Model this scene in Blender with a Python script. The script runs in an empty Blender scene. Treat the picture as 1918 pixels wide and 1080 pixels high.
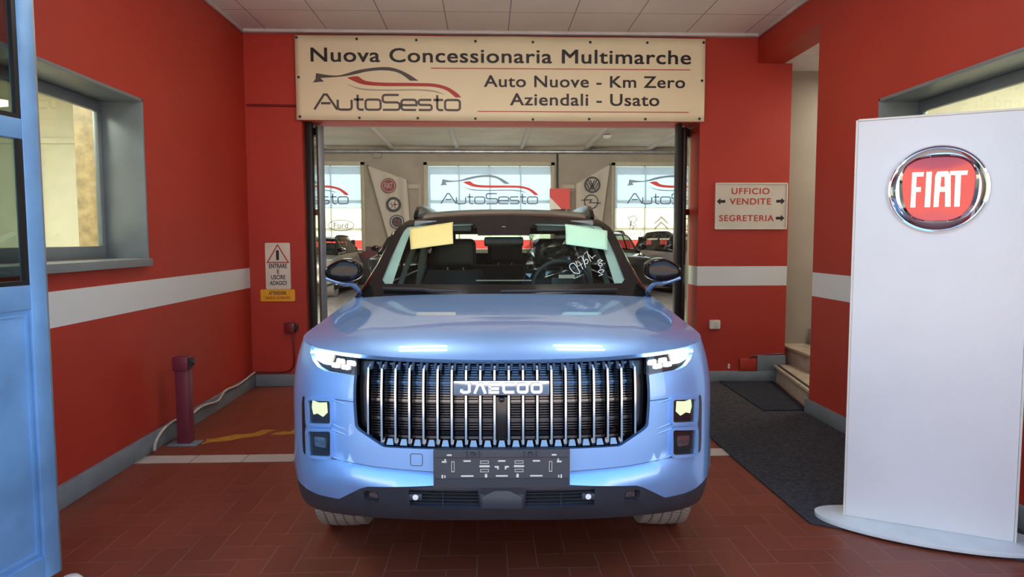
import bpy, bmesh, math, random, bisect
from mathutils import Vector, Matrix, geometry
random.seed(7)
scn = bpy.context.scene
COL = scn.collection
PI = math.pi
# ---------------------------------------------------------------- camera, world, sun, lights, exposure
F = 1280.0; CX, CY = 959.0, 540.0; EYE = Vector((0, 0, 1.45))
yd = Vector(((912 - CX) / F, (448 - CY) / F, 1)).normalized()
up = Vector((-.0045, -1, 0)); up = (up - yd * up.dot(yd)).normalized()
xd = yd.cross(up).normalized()
if xd.x < 0: xd = -xd
right = Vector((xd.x, yd.x, up.x)); down = Vector((xd.y, yd.y, up.y)); fwd = Vector((xd.z, yd.z, up.z))
cd = bpy.data.cameras.new('camera'); cam = bpy.data.objects.new('camera', cd); COL.objects.link(cam)
cd.sensor_width = 36; cd.lens = F / 1918 * 36; cd.clip_start = .05; cd.clip_end = 300
cam.matrix_world = Matrix(((right.x, -down.x, -fwd.x, EYE.x), (right.y, -down.y, -fwd.y, EYE.y), (right.z, -down.z, -fwd.z, EYE.z), (0, 0, 0, 1)))
scn.camera = cam
scn.view_settings.view_transform = 'Standard'; scn.view_settings.look = 'None'
scn.view_settings.gamma = 1; scn.view_settings.use_curve_mapping = False
scn.view_settings.exposure = 0.95
w = bpy.data.worlds.new('sky'); scn.world = w; w.use_nodes = True
nt = w.node_tree; nt.nodes.clear()
tc = nt.nodes.new('ShaderNodeTexCoord'); sp = nt.nodes.new('ShaderNodeSeparateXYZ'); cr = nt.nodes.new('ShaderNodeValToRGB')
bg = nt.nodes.new('ShaderNodeBackground'); wo = nt.nodes.new('ShaderNodeOutputWorld')
nt.links.new(tc.outputs['Generated'], sp.inputs[0]); nt.links.new(sp.outputs['Z'], cr.inputs[0])
nt.links.new(cr.outputs[0], bg.inputs[0]); nt.links.new(bg.outputs[0], wo.inputs[0])
e = cr.color_ramp.elements; e[0].position = 0; e[0].color = (.98, .97, .94, 1); e[1].position = .75; e[1].color = (.22, .50, 1.0, 1)
m_ = cr.color_ramp.elements.new(.22); m_.color = (.46, .70, 1.0, 1)
bg.inputs[1].default_value = 1.45
sl = bpy.data.lights.new('sun', 'SUN'); so = bpy.data.objects.new('sun', sl); COL.objects.link(so)
sl.energy = 12.0; sl.angle = .01; sl.color = (1, .93, .82)
so.rotation_euler = Vector((.25, -.62, -.75)).to_track_quat('-Z', 'Y').to_euler(); so.location = (0, 25, 20)
def area(name, loc, sx, sy, energy, color=(1, 1, 1), dirv=(0, 0, -1)):
    l = bpy.data.lights.new(name, 'AREA'); l.shape = 'RECTANGLE'; l.size = sx; l.size_y = sy; l.energy = energy; l.color = color
    o = bpy.data.objects.new(name, l); COL.objects.link(o); o.location = loc
    o.rotation_euler = Vector(dirv).to_track_quat('-Z', 'Y').to_euler(); return o
area('office_lamp_light', (-4.3, 4.2, 2.9), 1.8, 1.8, 110, (1, .95, .86))
area('secretary_lamp_light', (4.6, 3.4, 2.9), 1.8, 1.8, 85, (1, .95, .84))
area('stair_lamp_light', (4.2, 6.4, 3.1), .8, .8, 22, (1, .95, .85))
area('showroom_fill_light', (0.2, 7.4, 3.9), 9, .7, 600, (1, .95, .87), (0, 1, -.25))  # added fill, unseen above the lintel; no lamp hangs there

# ---------------------------------------------------------------- helpers
class MB:
    def __init__(s): s.v = []; s.f = []
    def add(s, vs, fs):
        o = len(s.v); s.v += [tuple(p) for p in vs]; s.f += [tuple(i + o for i in q) for q in fs]; return s
    def box(s, x0, y0, z0, x1, y1, z1):
        return s.add([(x0, y0, z0), (x1, y0, z0), (x1, y1, z0), (x0, y1, z0), (x0, y0, z1), (x1, y0, z1), (x1, y1, z1), (x0, y1, z1)],
                     [(0, 3, 2, 1), (4, 5, 6, 7), (0, 1, 5, 4), (1, 2, 6, 5), (2, 3, 7, 6), (3, 0, 4, 7)])
    def obox(s, c, ex, ey, ez):      # centre and three half axes
        c = Vector(c); ex, ey, ez = Vector(ex), Vector(ey), Vector(ez)
        return s.add([c + a * ex + b * ey + d * ez for d in (-1, 1) for a, b in ((-1, -1), (1, -1), (1, 1), (-1, 1))],
                     [(0, 3, 2, 1), (4, 5, 6, 7), (0, 1, 5, 4), (1, 2, 6, 5), (2, 3, 7, 6), (3, 0, 4, 7)])
    def grid(s, fn, nu, nv, close=False):
        vs = [fn(i / nu, j / nv) for j in range(nv + 1) for i in range(nu + 1)]
        fs = [(j * (nu + 1) + i, j * (nu + 1) + i + 1, (j + 1) * (nu + 1) + i + 1, (j + 1) * (nu + 1) + i) for j in range(nv) for i in range(nu)]
        return s.add(vs, fs)
    def tube(s, pts, r, n=8, rz=None):
        pts = [Vector(p) for p in pts]; N = len(pts); vs = []; prev = None
        for i, p in enumerate(pts):
            d = (pts[min(i + 1, N - 1)] - pts[max(i - 1, 0)]).normalized()
            if prev is None:
                a = d.cross(Vector((0, 0, 1)))
                if a.length < .05: a = d.cross(Vector((1, 0, 0)))
            else: a = prev - d * prev.dot(d)
            a.normalize(); b = d.cross(a); prev = a
            rr = r[i] if isinstance(r, (list, tuple)) else r
            for k in range(n):
                t = 2 * PI * k / n; vs.append(p + a * math.cos(t) * rr + b * math.sin(t) * (rz or rr))
        fs = [(i * n + k, i * n + (k + 1) % n, (i + 1) * n + (k + 1) % n, (i + 1) * n + k) for i in range(N - 1) for k in range(n)]
        fs += [tuple(range(n))[::-1], tuple(range((N - 1) * n, N * n))]
        return s.add(vs, fs)
    def lathe(s, prof, c, ax, n=32, closed=False):
        c = Vector(c); ax = Vector(ax).normalized()
        a = ax.cross(Vector((0, 0, 1)))
        if a.length < .05: a = ax.cross(Vector((1, 0, 0)))
        a.normalize(); b = ax.cross(a); m = len(prof)
        vs = [c + ax * h + (a * math.cos(2 * PI * k / n) + b * math.sin(2 * PI * k / n)) * r for r, h in prof for k in range(n)]
        fs = [(i * n + k, i * n + (k + 1) % n, (i + 1) * n + (k + 1) % n, (i + 1) * n + k) for i in range(m - 1) for k in range(n)]
        return s.add(vs, fs)
    def prism(s, poly, o, ex, ey, d):  # polygon in the (ex, ey) frame at o, pushed along d
        o, ex, ey, d = Vector(o), Vector(ex), Vector(ey), Vector(d); n = len(poly)
        a = [o + ex * x + ey * y for x, y in poly]
        vs = a + [p + d for p in a]
        tris = geometry.tessellate_polygon([[Vector((x, y, 0)) for x, y in poly]])
        fs = [tuple(t) for t in tris] + [tuple(i + n for i in t[::-1]) for t in tris] + [(i, (i + 1) % n, n + (i + 1) % n, n + i) for i in range(n)]
        return s.add(vs, fs)
    def ribbon(s, pts, wd, o, ex, ey, d, closed=False):   # a stroke of width wd through 2-D points
        P = [Vector(p) for p in pts]; n = len(P); L = []; R = []
        for i in range(n):
            if closed: a, b = P[i - 1], P[(i + 1) % n]
            else: a, b = P[max(i - 1, 0)], P[min(i + 1, n - 1)]
            d1 = (P[i] - a); d2 = (b - P[i])
            d1 = d1.normalized() if d1.length > 1e-9 else d2.normalized(); d2 = d2.normalized() if d2.length > 1e-9 else d1
            t = (d1 + d2); t = t.normalized() if t.length > 1e-6 else d1
            nrm = Vector((-t.y, t.x)); k = 1 / max(.45, abs(nrm.dot(Vector((-d1.y, d1.x)))))
            ww = wd[i] if isinstance(wd, (list, tuple)) else wd
            L.append(P[i] + nrm * ww / 2 * k); R.append(P[i] - nrm * ww / 2 * k)
        m = n if closed else n - 1
        for i in range(m):
            j = (i + 1) % n; s.prism([L[i], L[j], R[j], R[i]], o, ex, ey, d)
        return s
    def build(s, name, mat, parent=None, smooth=None, bevel=0, segs=2, recalc=True):
        me = bpy.data.meshes.new(name); me.from_pydata(s.v, [], s.f)
        if bevel or recalc:
            bm = bmesh.new(); bm.from_mesh(me)
            if bevel:
                bmesh.ops.recalc_face_normals(bm, faces=bm.faces)
                ed = [q for q in bm.edges if len(q.link_faces) == 2 and q.calc_face_angle(0) > .5]
                bmesh.ops.bevel(bm, geom=ed, offset=bevel, segments=segs, affect='EDGES', profile=.5, clamp_overlap=True)
            bmesh.ops.recalc_face_normals(bm, faces=bm.faces)
            bm.to_mesh(me); bm.free()
        o = bpy.data.objects.new(name, me); COL.objects.link(o)
        me.materials.append(mat)
        if smooth or bevel:
            me.shade_smooth(); me.set_sharp_from_angle(angle=math.radians(smooth or 40))
        if parent: o.parent = parent
        return o
def tag(o, label=None, cat=None, group=None, kind=None):
    for k, v in (('label', label), ('category', cat), ('group', group), ('kind', kind)):
        if v: o[k] = v
    return o
def thing(name, label, cat, loc=(0, 0, 0), rz=0, group=None):
    o = bpy.data.objects.new(name, None); COL.objects.link(o); o.location = loc; o.rotation_euler = (0, 0, rz); o.empty_display_size = .1
    return tag(o, label, cat, group)
def struct(o): o['kind'] = 'structure'; return o
def copy_tree(o, parent=None):
    c = o.copy(); COL.objects.link(c)
    if parent: c.parent = parent
    for ch in list(o.children): copy_tree(ch, c)
    return c
def rrect(x0, y0, x1, y1, r, n=4):
    out = []
    for cx, cy, a in ((x1 - r, y1 - r, 0), (x0 + r, y1 - r, 90), (x0 + r, y0 + r, 180), (x1 - r, y0 + r, 270)):
        for k in range(n + 1):
            t = math.radians(a + 90 * k / n); out.append((cx + r * math.cos(t), cy + r * math.sin(t)))
    return out
def catmull(P, n=6, closed=False):
    out = []; N = len(P); m = N if closed else N - 1
    for i in range(m):
        g = (lambda k: P[k % N]) if closed else (lambda k: P[min(max(k, 0), N - 1)])
        a, b, c, d = g(i - 1), g(i), g(i + 1), g(i + 2)
        for k in range(n):
            t = k / n
            out.append(tuple(.5 * (2 * q1 + (q2 - q0) * t + (2 * q0 - 5 * q1 + 4 * q2 - q3) * t * t + (3 * q1 - q0 - 3 * q2 + q3) * t ** 3) for q0, q1, q2, q3 in zip(a, b, c, d)))
    if not closed: out.append(tuple(P[-1]))
    return out
def text(name, body, wdt, hgt, o, ex, ey, nrm, mat, parent=None, bold=0, space=1, depth=.002, cap=True):
    """flat lettering: centred at o, wdt x hgt metres in the (ex, ey) frame, standing depth off along nrm"""
    cu = bpy.data.curves.new(name, 'FONT'); cu.body = body; cu.size = 1; cu.space_character = space; cu.extrude = .5; cu.resolution_u = 4
    t = bpy.data.objects.new(name, cu); COL.objects.link(t)
    bpy.context.view_layer.update()
    me = bpy.data.meshes.new_from_object(t.evaluated_get(bpy.context.evaluated_depsgraph_get()))
    COL.objects.unlink(t); bpy.data.objects.remove(t); bpy.data.curves.remove(cu)
    if bold:
        src = [tuple(v.co) for v in me.vertices]; fc = [tuple(f.vertices) for f in me.polygons]; mb = MB()
        for k, (dx, dy) in enumerate(((-1, -.8), (1, -.8), (-1, .8), (1, .8), (0, 0))): mb.add([(a + dx * bold, b + dy * bold, c * (1 + .02 * k)) for a, b, c in src], fc)
        me = bpy.data.meshes.new(name); me.from_pydata(mb.v, [], mb.f)
    xs = [v.co.x for v in me.vertices]; ys = [v.co.y for v in me.vertices]
    x0, x1, y0, y1 = min(xs), max(xs), min(ys), max(ys)
    o, ex, ey, nrm = Vector(o), Vector(ex), Vector(ey), Vector(nrm)
    for v in me.vertices:
        a = ((v.co.x - x0) / (x1 - x0) - .5) * wdt; b = ((v.co.y - y0) / (y1 - y0) - .5) * hgt; c = (v.co.z + .5) * depth
        v.co = o + ex * a + ey * b + nrm * c
    me.name = name; me.materials.clear(); me.materials.append(mat)
    if ' ' not in body:
        ob = bpy.data.objects.new(name, me); COL.objects.link(ob)
        if parent: ob.parent = parent
        return ob
    # a line of several words: one mesh for each word
    proj = [(v.co - o).dot(ex) for v in me.vertices]; order = sorted(range(len(proj)), key=lambda i: proj[i]); wd_of = {}; k = 0; words = body.split()
    iv = sorted((min(proj[i] for i in f.vertices), max(proj[i] for i in f.vertices)) for f in me.polygons); runs = []
    for a, c in iv:
        if runs and a <= runs[-1][1] + 1e-6: runs[-1][1] = max(runs[-1][1], c)
        else: runs.append([a, c])
    gaps = sorted(range(1, len(runs)), key=lambda i: runs[i - 1][1] - runs[i][0])[:len(words) - 1]; cuts = sorted(runs[i][0] - 1e-6 for i in gaps)
    for wi in range(len(words)):
        fs = [f for f in me.polygons if bisect.bisect_right(cuts, sum(proj[i] for i in f.vertices) / len(f.vertices)) == wi]
        mb = MB(); used = {}
        for f in fs:
            for i in f.vertices: used.setdefault(i, len(used))
        mb.add([me.vertices[i].co for i in used], [tuple(used[i] for i in f.vertices) for f in fs]); ob = mb.build(name, mat, parent, recalc=False)
    return ob

# ---------------------------------------------------------------- materials
def nodes(name):
    m = bpy.data.materials.new(name); m.use_nodes = True; n = m.node_tree; return m, n, n.nodes['Principled BSDF']
def mat(name, col, rough=.5, metal=0, var=.06, vscale=6, bump=0, bscale=60, coat=0, spec=.5, emit=None, estr=0, rvar=0):
    m, n, b = nodes(name)
    b.inputs['Roughness'].default_value = rough; b.inputs['Metallic'].default_value = metal
    b.inputs['Coat Weight'].default_value = coat; b.inputs['Coat Roughness'].default_value = .03; b.inputs['Specular IOR Level'].default_value = spec
    g = n.nodes.new('ShaderNodeTexCoord'); t = n.nodes.new('ShaderNodeTexNoise'); t.inputs['Scale'].default_value = vscale; t.inputs['Detail'].default_value = 5
    n.links.new(g.outputs['Object'], t.inputs['Vector'])
    r = n.nodes.new('ShaderNodeMapRange'); r.inputs[1].default_value = .3; r.inputs[2].default_value = .7; r.inputs[3].default_value = 1 - var; r.inputs[4].default_value = 1 + var
    n.links.new(t.outputs[0], r.inputs[0])
    mx = n.nodes.new('ShaderNodeMix'); mx.data_type = 'RGBA'; mx.blend_type = 'MULTIPLY'; mx.inputs[0].default_value = 1
    mx.inputs[6].default_value = (*col, 1); n.links.new(r.outputs[0], mx.inputs[7]); n.links.new(mx.outputs[2], b.inputs['Base Color'])
    if bump:
        t2 = n.nodes.new('ShaderNodeTexNoise'); t2.inputs['Scale'].default_value = bscale; n.links.new(g.outputs['Object'], t2.inputs['Vector'])
        bp = n.nodes.new('ShaderNodeBump'); bp.inputs['Strength'].default_value = bump; bp.inputs['Distance'].default_value = .01
        n.links.new(t2.outputs[0], bp.inputs['Height']); n.links.new(bp.outputs[0], b.inputs['Normal'])
    if emit: b.inputs['Emission Color'].default_value = (*emit, 1); b.inputs['Emission Strength'].default_value = estr
    return m
def glass_mat(name, tint=(.8, .9, .88), rough=.0, refl=1.0, base=.045):
    m, n, b = nodes(name); n.nodes.remove(b); out = n.nodes['Material Output']
    t = n.nodes.new('ShaderNodeBsdfTransparent'); t.inputs[0].default_value = (*tint, 1)
    g = n.nodes.new('ShaderNodeBsdfGlossy'); g.inputs['Roughness'].default_value = rough; g.inputs[0].default_value = (refl, refl, refl, 1)
    lw = n.nodes.new('ShaderNodeLayerWeight'); k = NB(n)
    f = k.m('ADD', k.m('MULTIPLY', k.m('POWER', lw.outputs['Facing'], 5), .93), base)
    x = n.nodes.new('ShaderNodeMixShader'); n.links.new(f, x.inputs[0]); n.links.new(t.outputs[0], x.inputs[1]); n.links.new(g.outputs[0], x.inputs[2]); n.links.new(x.outputs[0], out.inputs[0])
    return m
def sheet_mat(name, col, trans=.5):      # translucent printed film / cloth
    m, n, b = nodes(name); n.nodes.remove(b); out = n.nodes['Material Output']
    d = n.nodes.new('ShaderNodeBsdfDiffuse'); t = n.nodes.new('ShaderNodeBsdfTranslucent'); d.inputs[0].default_value = (*col, 1); t.inputs[0].default_value = (*col, 1)
    x = n.nodes.new('ShaderNodeMixShader'); x.inputs[0].default_value = trans
    n.links.new(d.outputs[0], x.inputs[1]); n.links.new(t.outputs[0], x.inputs[2]); n.links.new(x.outputs[0], out.inputs[0]); return m
class NB:   # tiny node-math helper
    def __init__(s, n): s.n = n
    def m(s, op, a, b=None, c=None):
        x = s.n.nodes.new('ShaderNodeMath'); x.operation = op
        for i, v in enumerate((a, b, c)):
            if v is None: continue
            if isinstance(v, (int, float)): x.inputs[i].default_value = v
            else: s.n.links.new(v, x.inputs[i])
        return x.outputs[0]
def wall_paint(name, stripe=True, red=(.39, .024, .010)):
    m, n, b = nodes(name); k = NB(n)
    g = n.nodes.new('ShaderNodeNewGeometry'); s = n.nodes.new('ShaderNodeSeparateXYZ'); n.links.new(g.outputs['Position'], s.inputs[0])
    t = n.nodes.new('ShaderNodeTexNoise'); t.inputs['Scale'].default_value = 1.3; t.inputs['Detail'].default_value = 6; n.links.new(g.outputs['Position'], t.inputs['Vector'])
    c = n.nodes.new('ShaderNodeMix'); c.data_type = 'RGBA'; c.inputs[6].default_value = (red[0] * .86, red[1] * .95, red[2], 1); c.inputs[7].default_value = (red[0] * 1.1, red[1] * 1.15, red[2] * 1.1, 1)
    n.links.new(t.outputs[0], c.inputs[0]); src = c.outputs[2]
    if stripe:
        band = k.m('MULTIPLY', k.m('GREATER_THAN', s.outputs[2], .98), k.m('LESS_THAN', s.outputs[2], 1.175))
        d = n.nodes.new('ShaderNodeMix'); d.data_type = 'RGBA'; d.inputs[7].default_value = (.62, .62, .58, 1)
        n.links.new(band, d.inputs[0]); n.links.new(src, d.inputs[6]); src = d.outputs[2]
    n.links.new(src, b.inputs['Base Color']); b.inputs['Roughness'].default_value = .55
    t2 = n.nodes.new('ShaderNodeTexNoise'); t2.inputs['Scale'].default_value = 90; n.links.new(g.outputs['Position'], t2.inputs['Vector'])
    bp = n.nodes.new('ShaderNodeBump'); bp.inputs['Strength'].default_value = .12; bp.inputs['Distance'].default_value = .004
    n.links.new(t2.outputs[0], bp.inputs['Height']); n.links.new(bp.outputs[0], b.inputs['Normal'])
    return m
def herringbone(name):
    m, n, b = nodes(name); k = NB(n); W = .135
    g = n.nodes.new('ShaderNodeNewGeometry'); s = n.nodes.new('ShaderNodeSeparateXYZ'); n.links.new(g.outputs['Position'], s.inputs[0])
    ux_ = k.m('DIVIDE', k.m('ADD', s.outputs[0], 50), W); uy_ = k.m('DIVIDE', k.m('ADD', s.outputs[1], 50), W)
    i, j = k.m('FLOOR', ux_), k.m('FLOOR', uy_); fx, fy = k.m('SUBTRACT', ux_, i), k.m('SUBTRACT', uy_, j)
    q = k.m('FLOORED_MODULO', k.m('SUBTRACT', i, j), 4)
    is_ = lambda v: k.m('COMPARE', q, v, .1)
    m0, m1, m2, m3 = is_(0), is_(1), is_(2), is_(3); gw = .022
    L, R, Bm, T = k.m('LESS_THAN', fx, gw), k.m('GREATER_THAN', fx, 1 - gw), k.m('LESS_THAN', fy, gw), k.m('GREATER_THAN', fy, 1 - gw)
    h = k.m('ADD', m0, m1); v = k.m('ADD', m2, m3)
    gr = k.m('MULTIPLY', h, k.m('MAXIMUM', Bm, T))
    for a_, b_ in ((m0, L), (m1, R), (v, k.m('MAXIMUM', L, R)), (m3, Bm), (m2, T)): gr = k.m('MAXIMUM', gr, k.m('MULTIPLY', a_, b_))
    bi = k.m('SUBTRACT', i, m1); bj = k.m('SUBTRACT', j, m2)
    cv = n.nodes.new('ShaderNodeCombineXYZ'); n.links.new(bi, cv.inputs[0]); n.links.new(bj, cv.inputs[1])
    wn = n.nodes.new('ShaderNodeTexWhiteNoise'); n.links.new(cv.outputs[0], wn.inputs['Vector'])
    t = n.nodes.new('ShaderNodeTexNoise'); t.inputs['Scale'].default_value = 1.1; t.inputs['Detail'].default_value = 6; n.links.new(g.outputs['Position'], t.inputs['Vector'])
    mixf = k.m('ADD', k.m('MULTIPLY', wn.outputs[0], .45), k.m('MULTIPLY', t.outputs[0], .55))
    c = n.nodes.new('ShaderNodeMix'); c.data_type = 'RGBA'; c.inputs[6].default_value = (.14, .026, .011, 1); c.inputs[7].default_value = (.22, .046, .021, 1); n.links.new(mixf, c.inputs[0])
    d = n.nodes.new('ShaderNodeMix'); d.data_type = 'RGBA'; d.inputs[7].default_value = (.215, .075, .050, 1); n.links.new(gr, d.inputs[0]); n.links.new(c.outputs[2], d.inputs[6])
    n.links.new(d.outputs[2], b.inputs['Base Color'])
    n.links.new(k.m('ADD', .33, k.m('MULTIPLY', t.outputs[0], .18)), b.inputs['Roughness']); b.inputs['Specular IOR Level'].default_value = .4
    bp = n.nodes.new('ShaderNodeBump'); bp.inputs['Strength'].default_value = .4; bp.inputs['Distance'].default_value = .002; bp.invert = True
    n.links.new(gr, bp.inputs['Height']); n.links.new(bp.outputs[0], b.inputs['Normal'])
    return m
def grid_mat(name, col, line, sx, sy, ox, oy, lw, rough=.7, var=.08, bumpv=0):
    m, n, b = nodes(name); k = NB(n)
    g = n.nodes.new('ShaderNodeNewGeometry'); s = n.nodes.new('ShaderNodeSeparateXYZ'); n.links.new(g.outputs['Position'], s.inputs[0])
    fx = k.m('FRACT', k.m('DIVIDE', k.m('SUBTRACT', s.outputs[0], ox - 60 * sx), sx)); fy = k.m('FRACT', k.m('DIVIDE', k.m('SUBTRACT', s.outputs[1], oy - 60 * sy), sy))
    ln = k.m('MAXIMUM', k.m('LESS_THAN', fx, lw / sx), k.m('LESS_THAN', fy, lw / sy))
    t = n.nodes.new('ShaderNodeTexNoise'); t.inputs['Scale'].default_value = 2; t.inputs['Detail'].default_value = 7; n.links.new(g.outputs['Position'], t.inputs['Vector'])
    c = n.nodes.new('ShaderNodeMix'); c.data_type = 'RGBA'; c.inputs[6].default_value = (*[x * (1 - var) for x in col], 1); c.inputs[7].default_value = (*[x * (1 + var) for x in col], 1); n.links.new(t.outputs[0], c.inputs[0])
    d = n.nodes.new('ShaderNodeMix'); d.data_type = 'RGBA'; d.inputs[7].default_value = (*line, 1); n.links.new(ln, d.inputs[0]); n.links.new(c.outputs[2], d.inputs[6])
    n.links.new(d.outputs[2], b.inputs['Base Color']); b.inputs['Roughness'].default_value = rough
    return m
M = {}
M['wall'] = wall_paint('red wall paint with white stripe'); M['wall_plain'] = wall_paint('red wall paint', False, (.43, .026, .011))
M['floor'] = herringbone('clay herringbone tile')
M['ceil'] = grid_mat('ceiling tile', (.74, .67, .62), (.20, .17, .17), .577, .6, .21, 6.19, .008, .85, .12)
M['white_paint'] = mat('white plaster', (.66, .64, .59), .7, var=.05, bump=.1)
M['cream'] = mat('cream plaster', (.70, .67, .54), .7, var=.04)
M['grey_wall'] = mat('grey beige plaster', (.30, .26, .20), .8, var=.08, vscale=2)
M['dado'] = mat('dark dado paint', (.045, .035, .033), .5)
M['burgundy'] = mat('burgundy paint', (.10, .012, .016), .5)
M['base'] = mat('grey skirting', (.17, .19, .20), .5, var=.15)
M['trimwhite'] = mat('white ceiling trim', (.62, .58, .55), .6)
M['stone'] = mat('travertine', (.42, .34, .24), .35, var=.22, vscale=9)
M['marble'] = mat('brown marble column', (.34, .26, .13), .3, var=.35, vscale=14)
M['alu'] = mat('grey painted aluminium', (.21, .235, .245), .4, .35, var=.08)
M['alu_dark'] = mat('dark painted steel', (.020, .019, .019), .35, .4)
M['alu_light'] = mat('bare steel', (.35, .36, .36), .35, .7, var=.2)
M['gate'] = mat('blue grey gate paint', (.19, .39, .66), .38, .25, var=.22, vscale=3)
M['pane'] = glass_mat('window pane', (.86, .92, .88))
M['pane_dark'] = glass_mat('gate pane', (.55, .62, .62))
M['strip'] = grid_mat('cream floor strip', (.46, .38, .31), (.10, .05, .04), .335, 9, -1.95, 0, .006, .45)
M['carpet'] = mat('grey carpet', (.052, .050, .052), .95, var=.35, vscale=45, bump=.6, bscale=300, spec=.1)
M['mat'] = mat('dark door mat', (.030, .031, .038), .95, var=.2, vscale=30, bump=.5, bscale=400, spec=.1)
M['show_floor'] = grid_mat('showroom floor', (.40, .39, .38), (.22, .21, .2), .9, .9, 0, .2, .01, .22, .25)
M['show_ceil'] = mat('corrugated ceiling', (.76, .70, .61), .8, var=.1, vscale=1.2)
M['asphalt'] = mat('pale street paving', (.44, .40, .36), .9, var=.2, vscale=3)
M['ochre'] = mat('ochre facade', (.55, .42, .33), .8, var=.1)
M['banner'] = mat('cream banner vinyl', (.78, .69, .46), .45, var=.04, vscale=2)
M['ink'] = mat('dark ink', (.013, .009, .012), .5)
M['ink_red'] = mat('red ink', (.42, .030, .020), .5)
M['ink_grey'] = mat('grey ink', (.075, .060, .055), .5)
M['ink_tan'] = mat('pale tan ink', (.36, .31, .22), .5)
M['signwhite'] = mat('white sign enamel', (.62, .58, .49), .4)
M['signtan'] = mat('aged white sign', (.66, .60, .48), .4, var=.1)
M['signgrey'] = mat('greying sign plate', (.56, .52, .42), .4)
M['yellow'] = mat('yellow sign enamel', (.78, .38, .010), .4)
M['yellow_worn'] = mat('worn yellow floor paint', (.38, .17, .010), .6, var=.3, vscale=20)
M['postred'] = mat('red painted steel', (.15, .020, .036), .4)
M['redbox'] = mat('dark red plastic', (.16, .010, .012), .4)
M['cable'] = mat('dirty white cable', (.42, .36, .30), .5, var=.2, vscale=40)
M['black'] = mat('black plastic', (.012, .012, .014), .45)
M['plate_black'] = mat('black textured plastic', (.045, .047, .054), .5, bump=.1, bscale=400)
M['totem'] = mat('white laminate', (.67, .65, .63), .35, var=.04, vscale=2)
M['totembase'] = mat('pale grey lacquer', (.60, .62, .60), .3)
M['chrome'] = mat('chrome', (.80, .80, .82), .05, 1, var=.02)
M['emblem_letter'] = mat('brushed chrome letters', (.62, .62, .62), .12, 1)
M['emblem_red'] = mat('red emblem lacquer', (.34, .004, .012), .10, .5, coat=1)
M['lampon'] = mat('lit tube', (1, 1, 1), .4, emit=(1, .95, .86), estr=11)
M['lampbody'] = mat('lamp housing', (.75, .73, .68), .4)
M['paint'] = mat('silver blue metallic paint', (.245, .46, .83), .39, .66, var=.01, vscale=300, coat=1)
M['paint'].node_tree.nodes['Principled BSDF'].inputs['Coat IOR'].default_value = 1.62
M['gloss_black'] = mat('gloss black paint', (.007, .006, .007), .12, spec=.3)
M['frit'] = mat('black glass border', (.008, .008, .008), .12)
M['trim_black'] = mat('dark grey bumper plastic', (.026, .030, .040), .42, bump=.05, bscale=300)
M['ws'] = glass_mat('windscreen glass', (.74, .86, .82), refl=.5)
M['sideglass'] = glass_mat('tinted side glass', (.30, .34, .33))
M['lens'] = glass_mat('clear lamp lens', (.92, .94, .95))
M['tyre'] = mat('tyre rubber', (.045, .042, .040), .8, var=.2, vscale=30)
M['rim'] = mat('alloy', (.35, .36, .37), .3, .9)
M['bar_chrome'] = mat('grille bar chrome', (.55, .56, .58), .10, 1, var=.02)
M['ramp'] = mat('dark mirror ramp', (.22, .24, .28), .08, 1)
M['louvre_dimmed'] = mat('dimmed lower louvre', (.022, .029, .044), .22, .6)
M['dark_chrome'] = mat('dark chrome', (.095, .105, .125), .14, 1, var=.02)
M['badge'] = mat('mirror plate', (.42, .40, .41), .06, 1)
M['badge_letter'] = mat('bright letter metal', (.92, .92, .94), .38, .6)
M['led'] = mat('lit led', (1, 1, 1), .4, emit=(1.0, 1.0, .90), estr=7)
M['led_green'] = mat('lit lamp core', (.12, .14, .06), .4, emit=(.92, 1.0, .62), estr=.52)
M['reflector'] = mat('lamp reflector', (.48, .49, .50), .22, 1, bump=.5, bscale=35)
M['lampblack'] = mat('lamp housing black', (.012, .012, .013), .2)
M['interior'] = mat('dark upholstery', (.014, .016, .017), .7, var=.15)
M['seat'] = mat('dark leather', (.022, .025, .026), .5, bump=.1, bscale=60)
M['trimgrey'] = mat('pale pillar trim', (.50, .58, .54), .8)
M['trimmid'] = mat('mid grey trim', (.20, .23, .22), .7)
M['paper_y'] = mat('yellow paper', (.74, .64, .25), .8, var=.03)
M['paper_g'] = mat('pale green paper', (.44, .74, .55), .8, var=.03)
M['marker'] = mat('white marker', (.75, .80, .78), .7)
M['film'] = glass_mat('crumpled film', (.95, .95, .95), .10, base=.20)
M['poster'] = sheet_mat('pale blue window film', (.70, .79, .85), .48)
M['poster_low'] = sheet_mat('white window film', (.90, .86, .74), .75)
M['poster_red'] = sheet_mat('red film', (.92, .24, .22), .6)
M['poster_ink'] = sheet_mat('blue grey film ink', (.27, .33, .46), .5)
M['poster_grey'] = sheet_mat('grey film ink', (.50, .54, .60), .5)
M['poster_pale'] = sheet_mat('faint film ink', (.62, .60, .62), .65)
M['flag'] = sheet_mat('white flag cloth', (.60, .54, .45), .25)
M['flagred'] = mat('red printed emblem', (.20, .035, .035), .6); M['flagblack'] = mat('black printed emblem', (.03, .03, .035), .6); M['flagpale'] = mat('pale print', (.45, .41, .36), .6); M['flaggreen'] = mat('green print', (.05, .12, .06), .6)
M['redcard'] = mat('red cardboard', (.62, .035, .022), .5)
M['frame_beige'] = mat('beige window frame', (.36, .32, .22), .5)

X, Y, Z = Vector((1, 0, 0)), Vector((0, 1, 0)), Vector((0, 0, 1))
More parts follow.
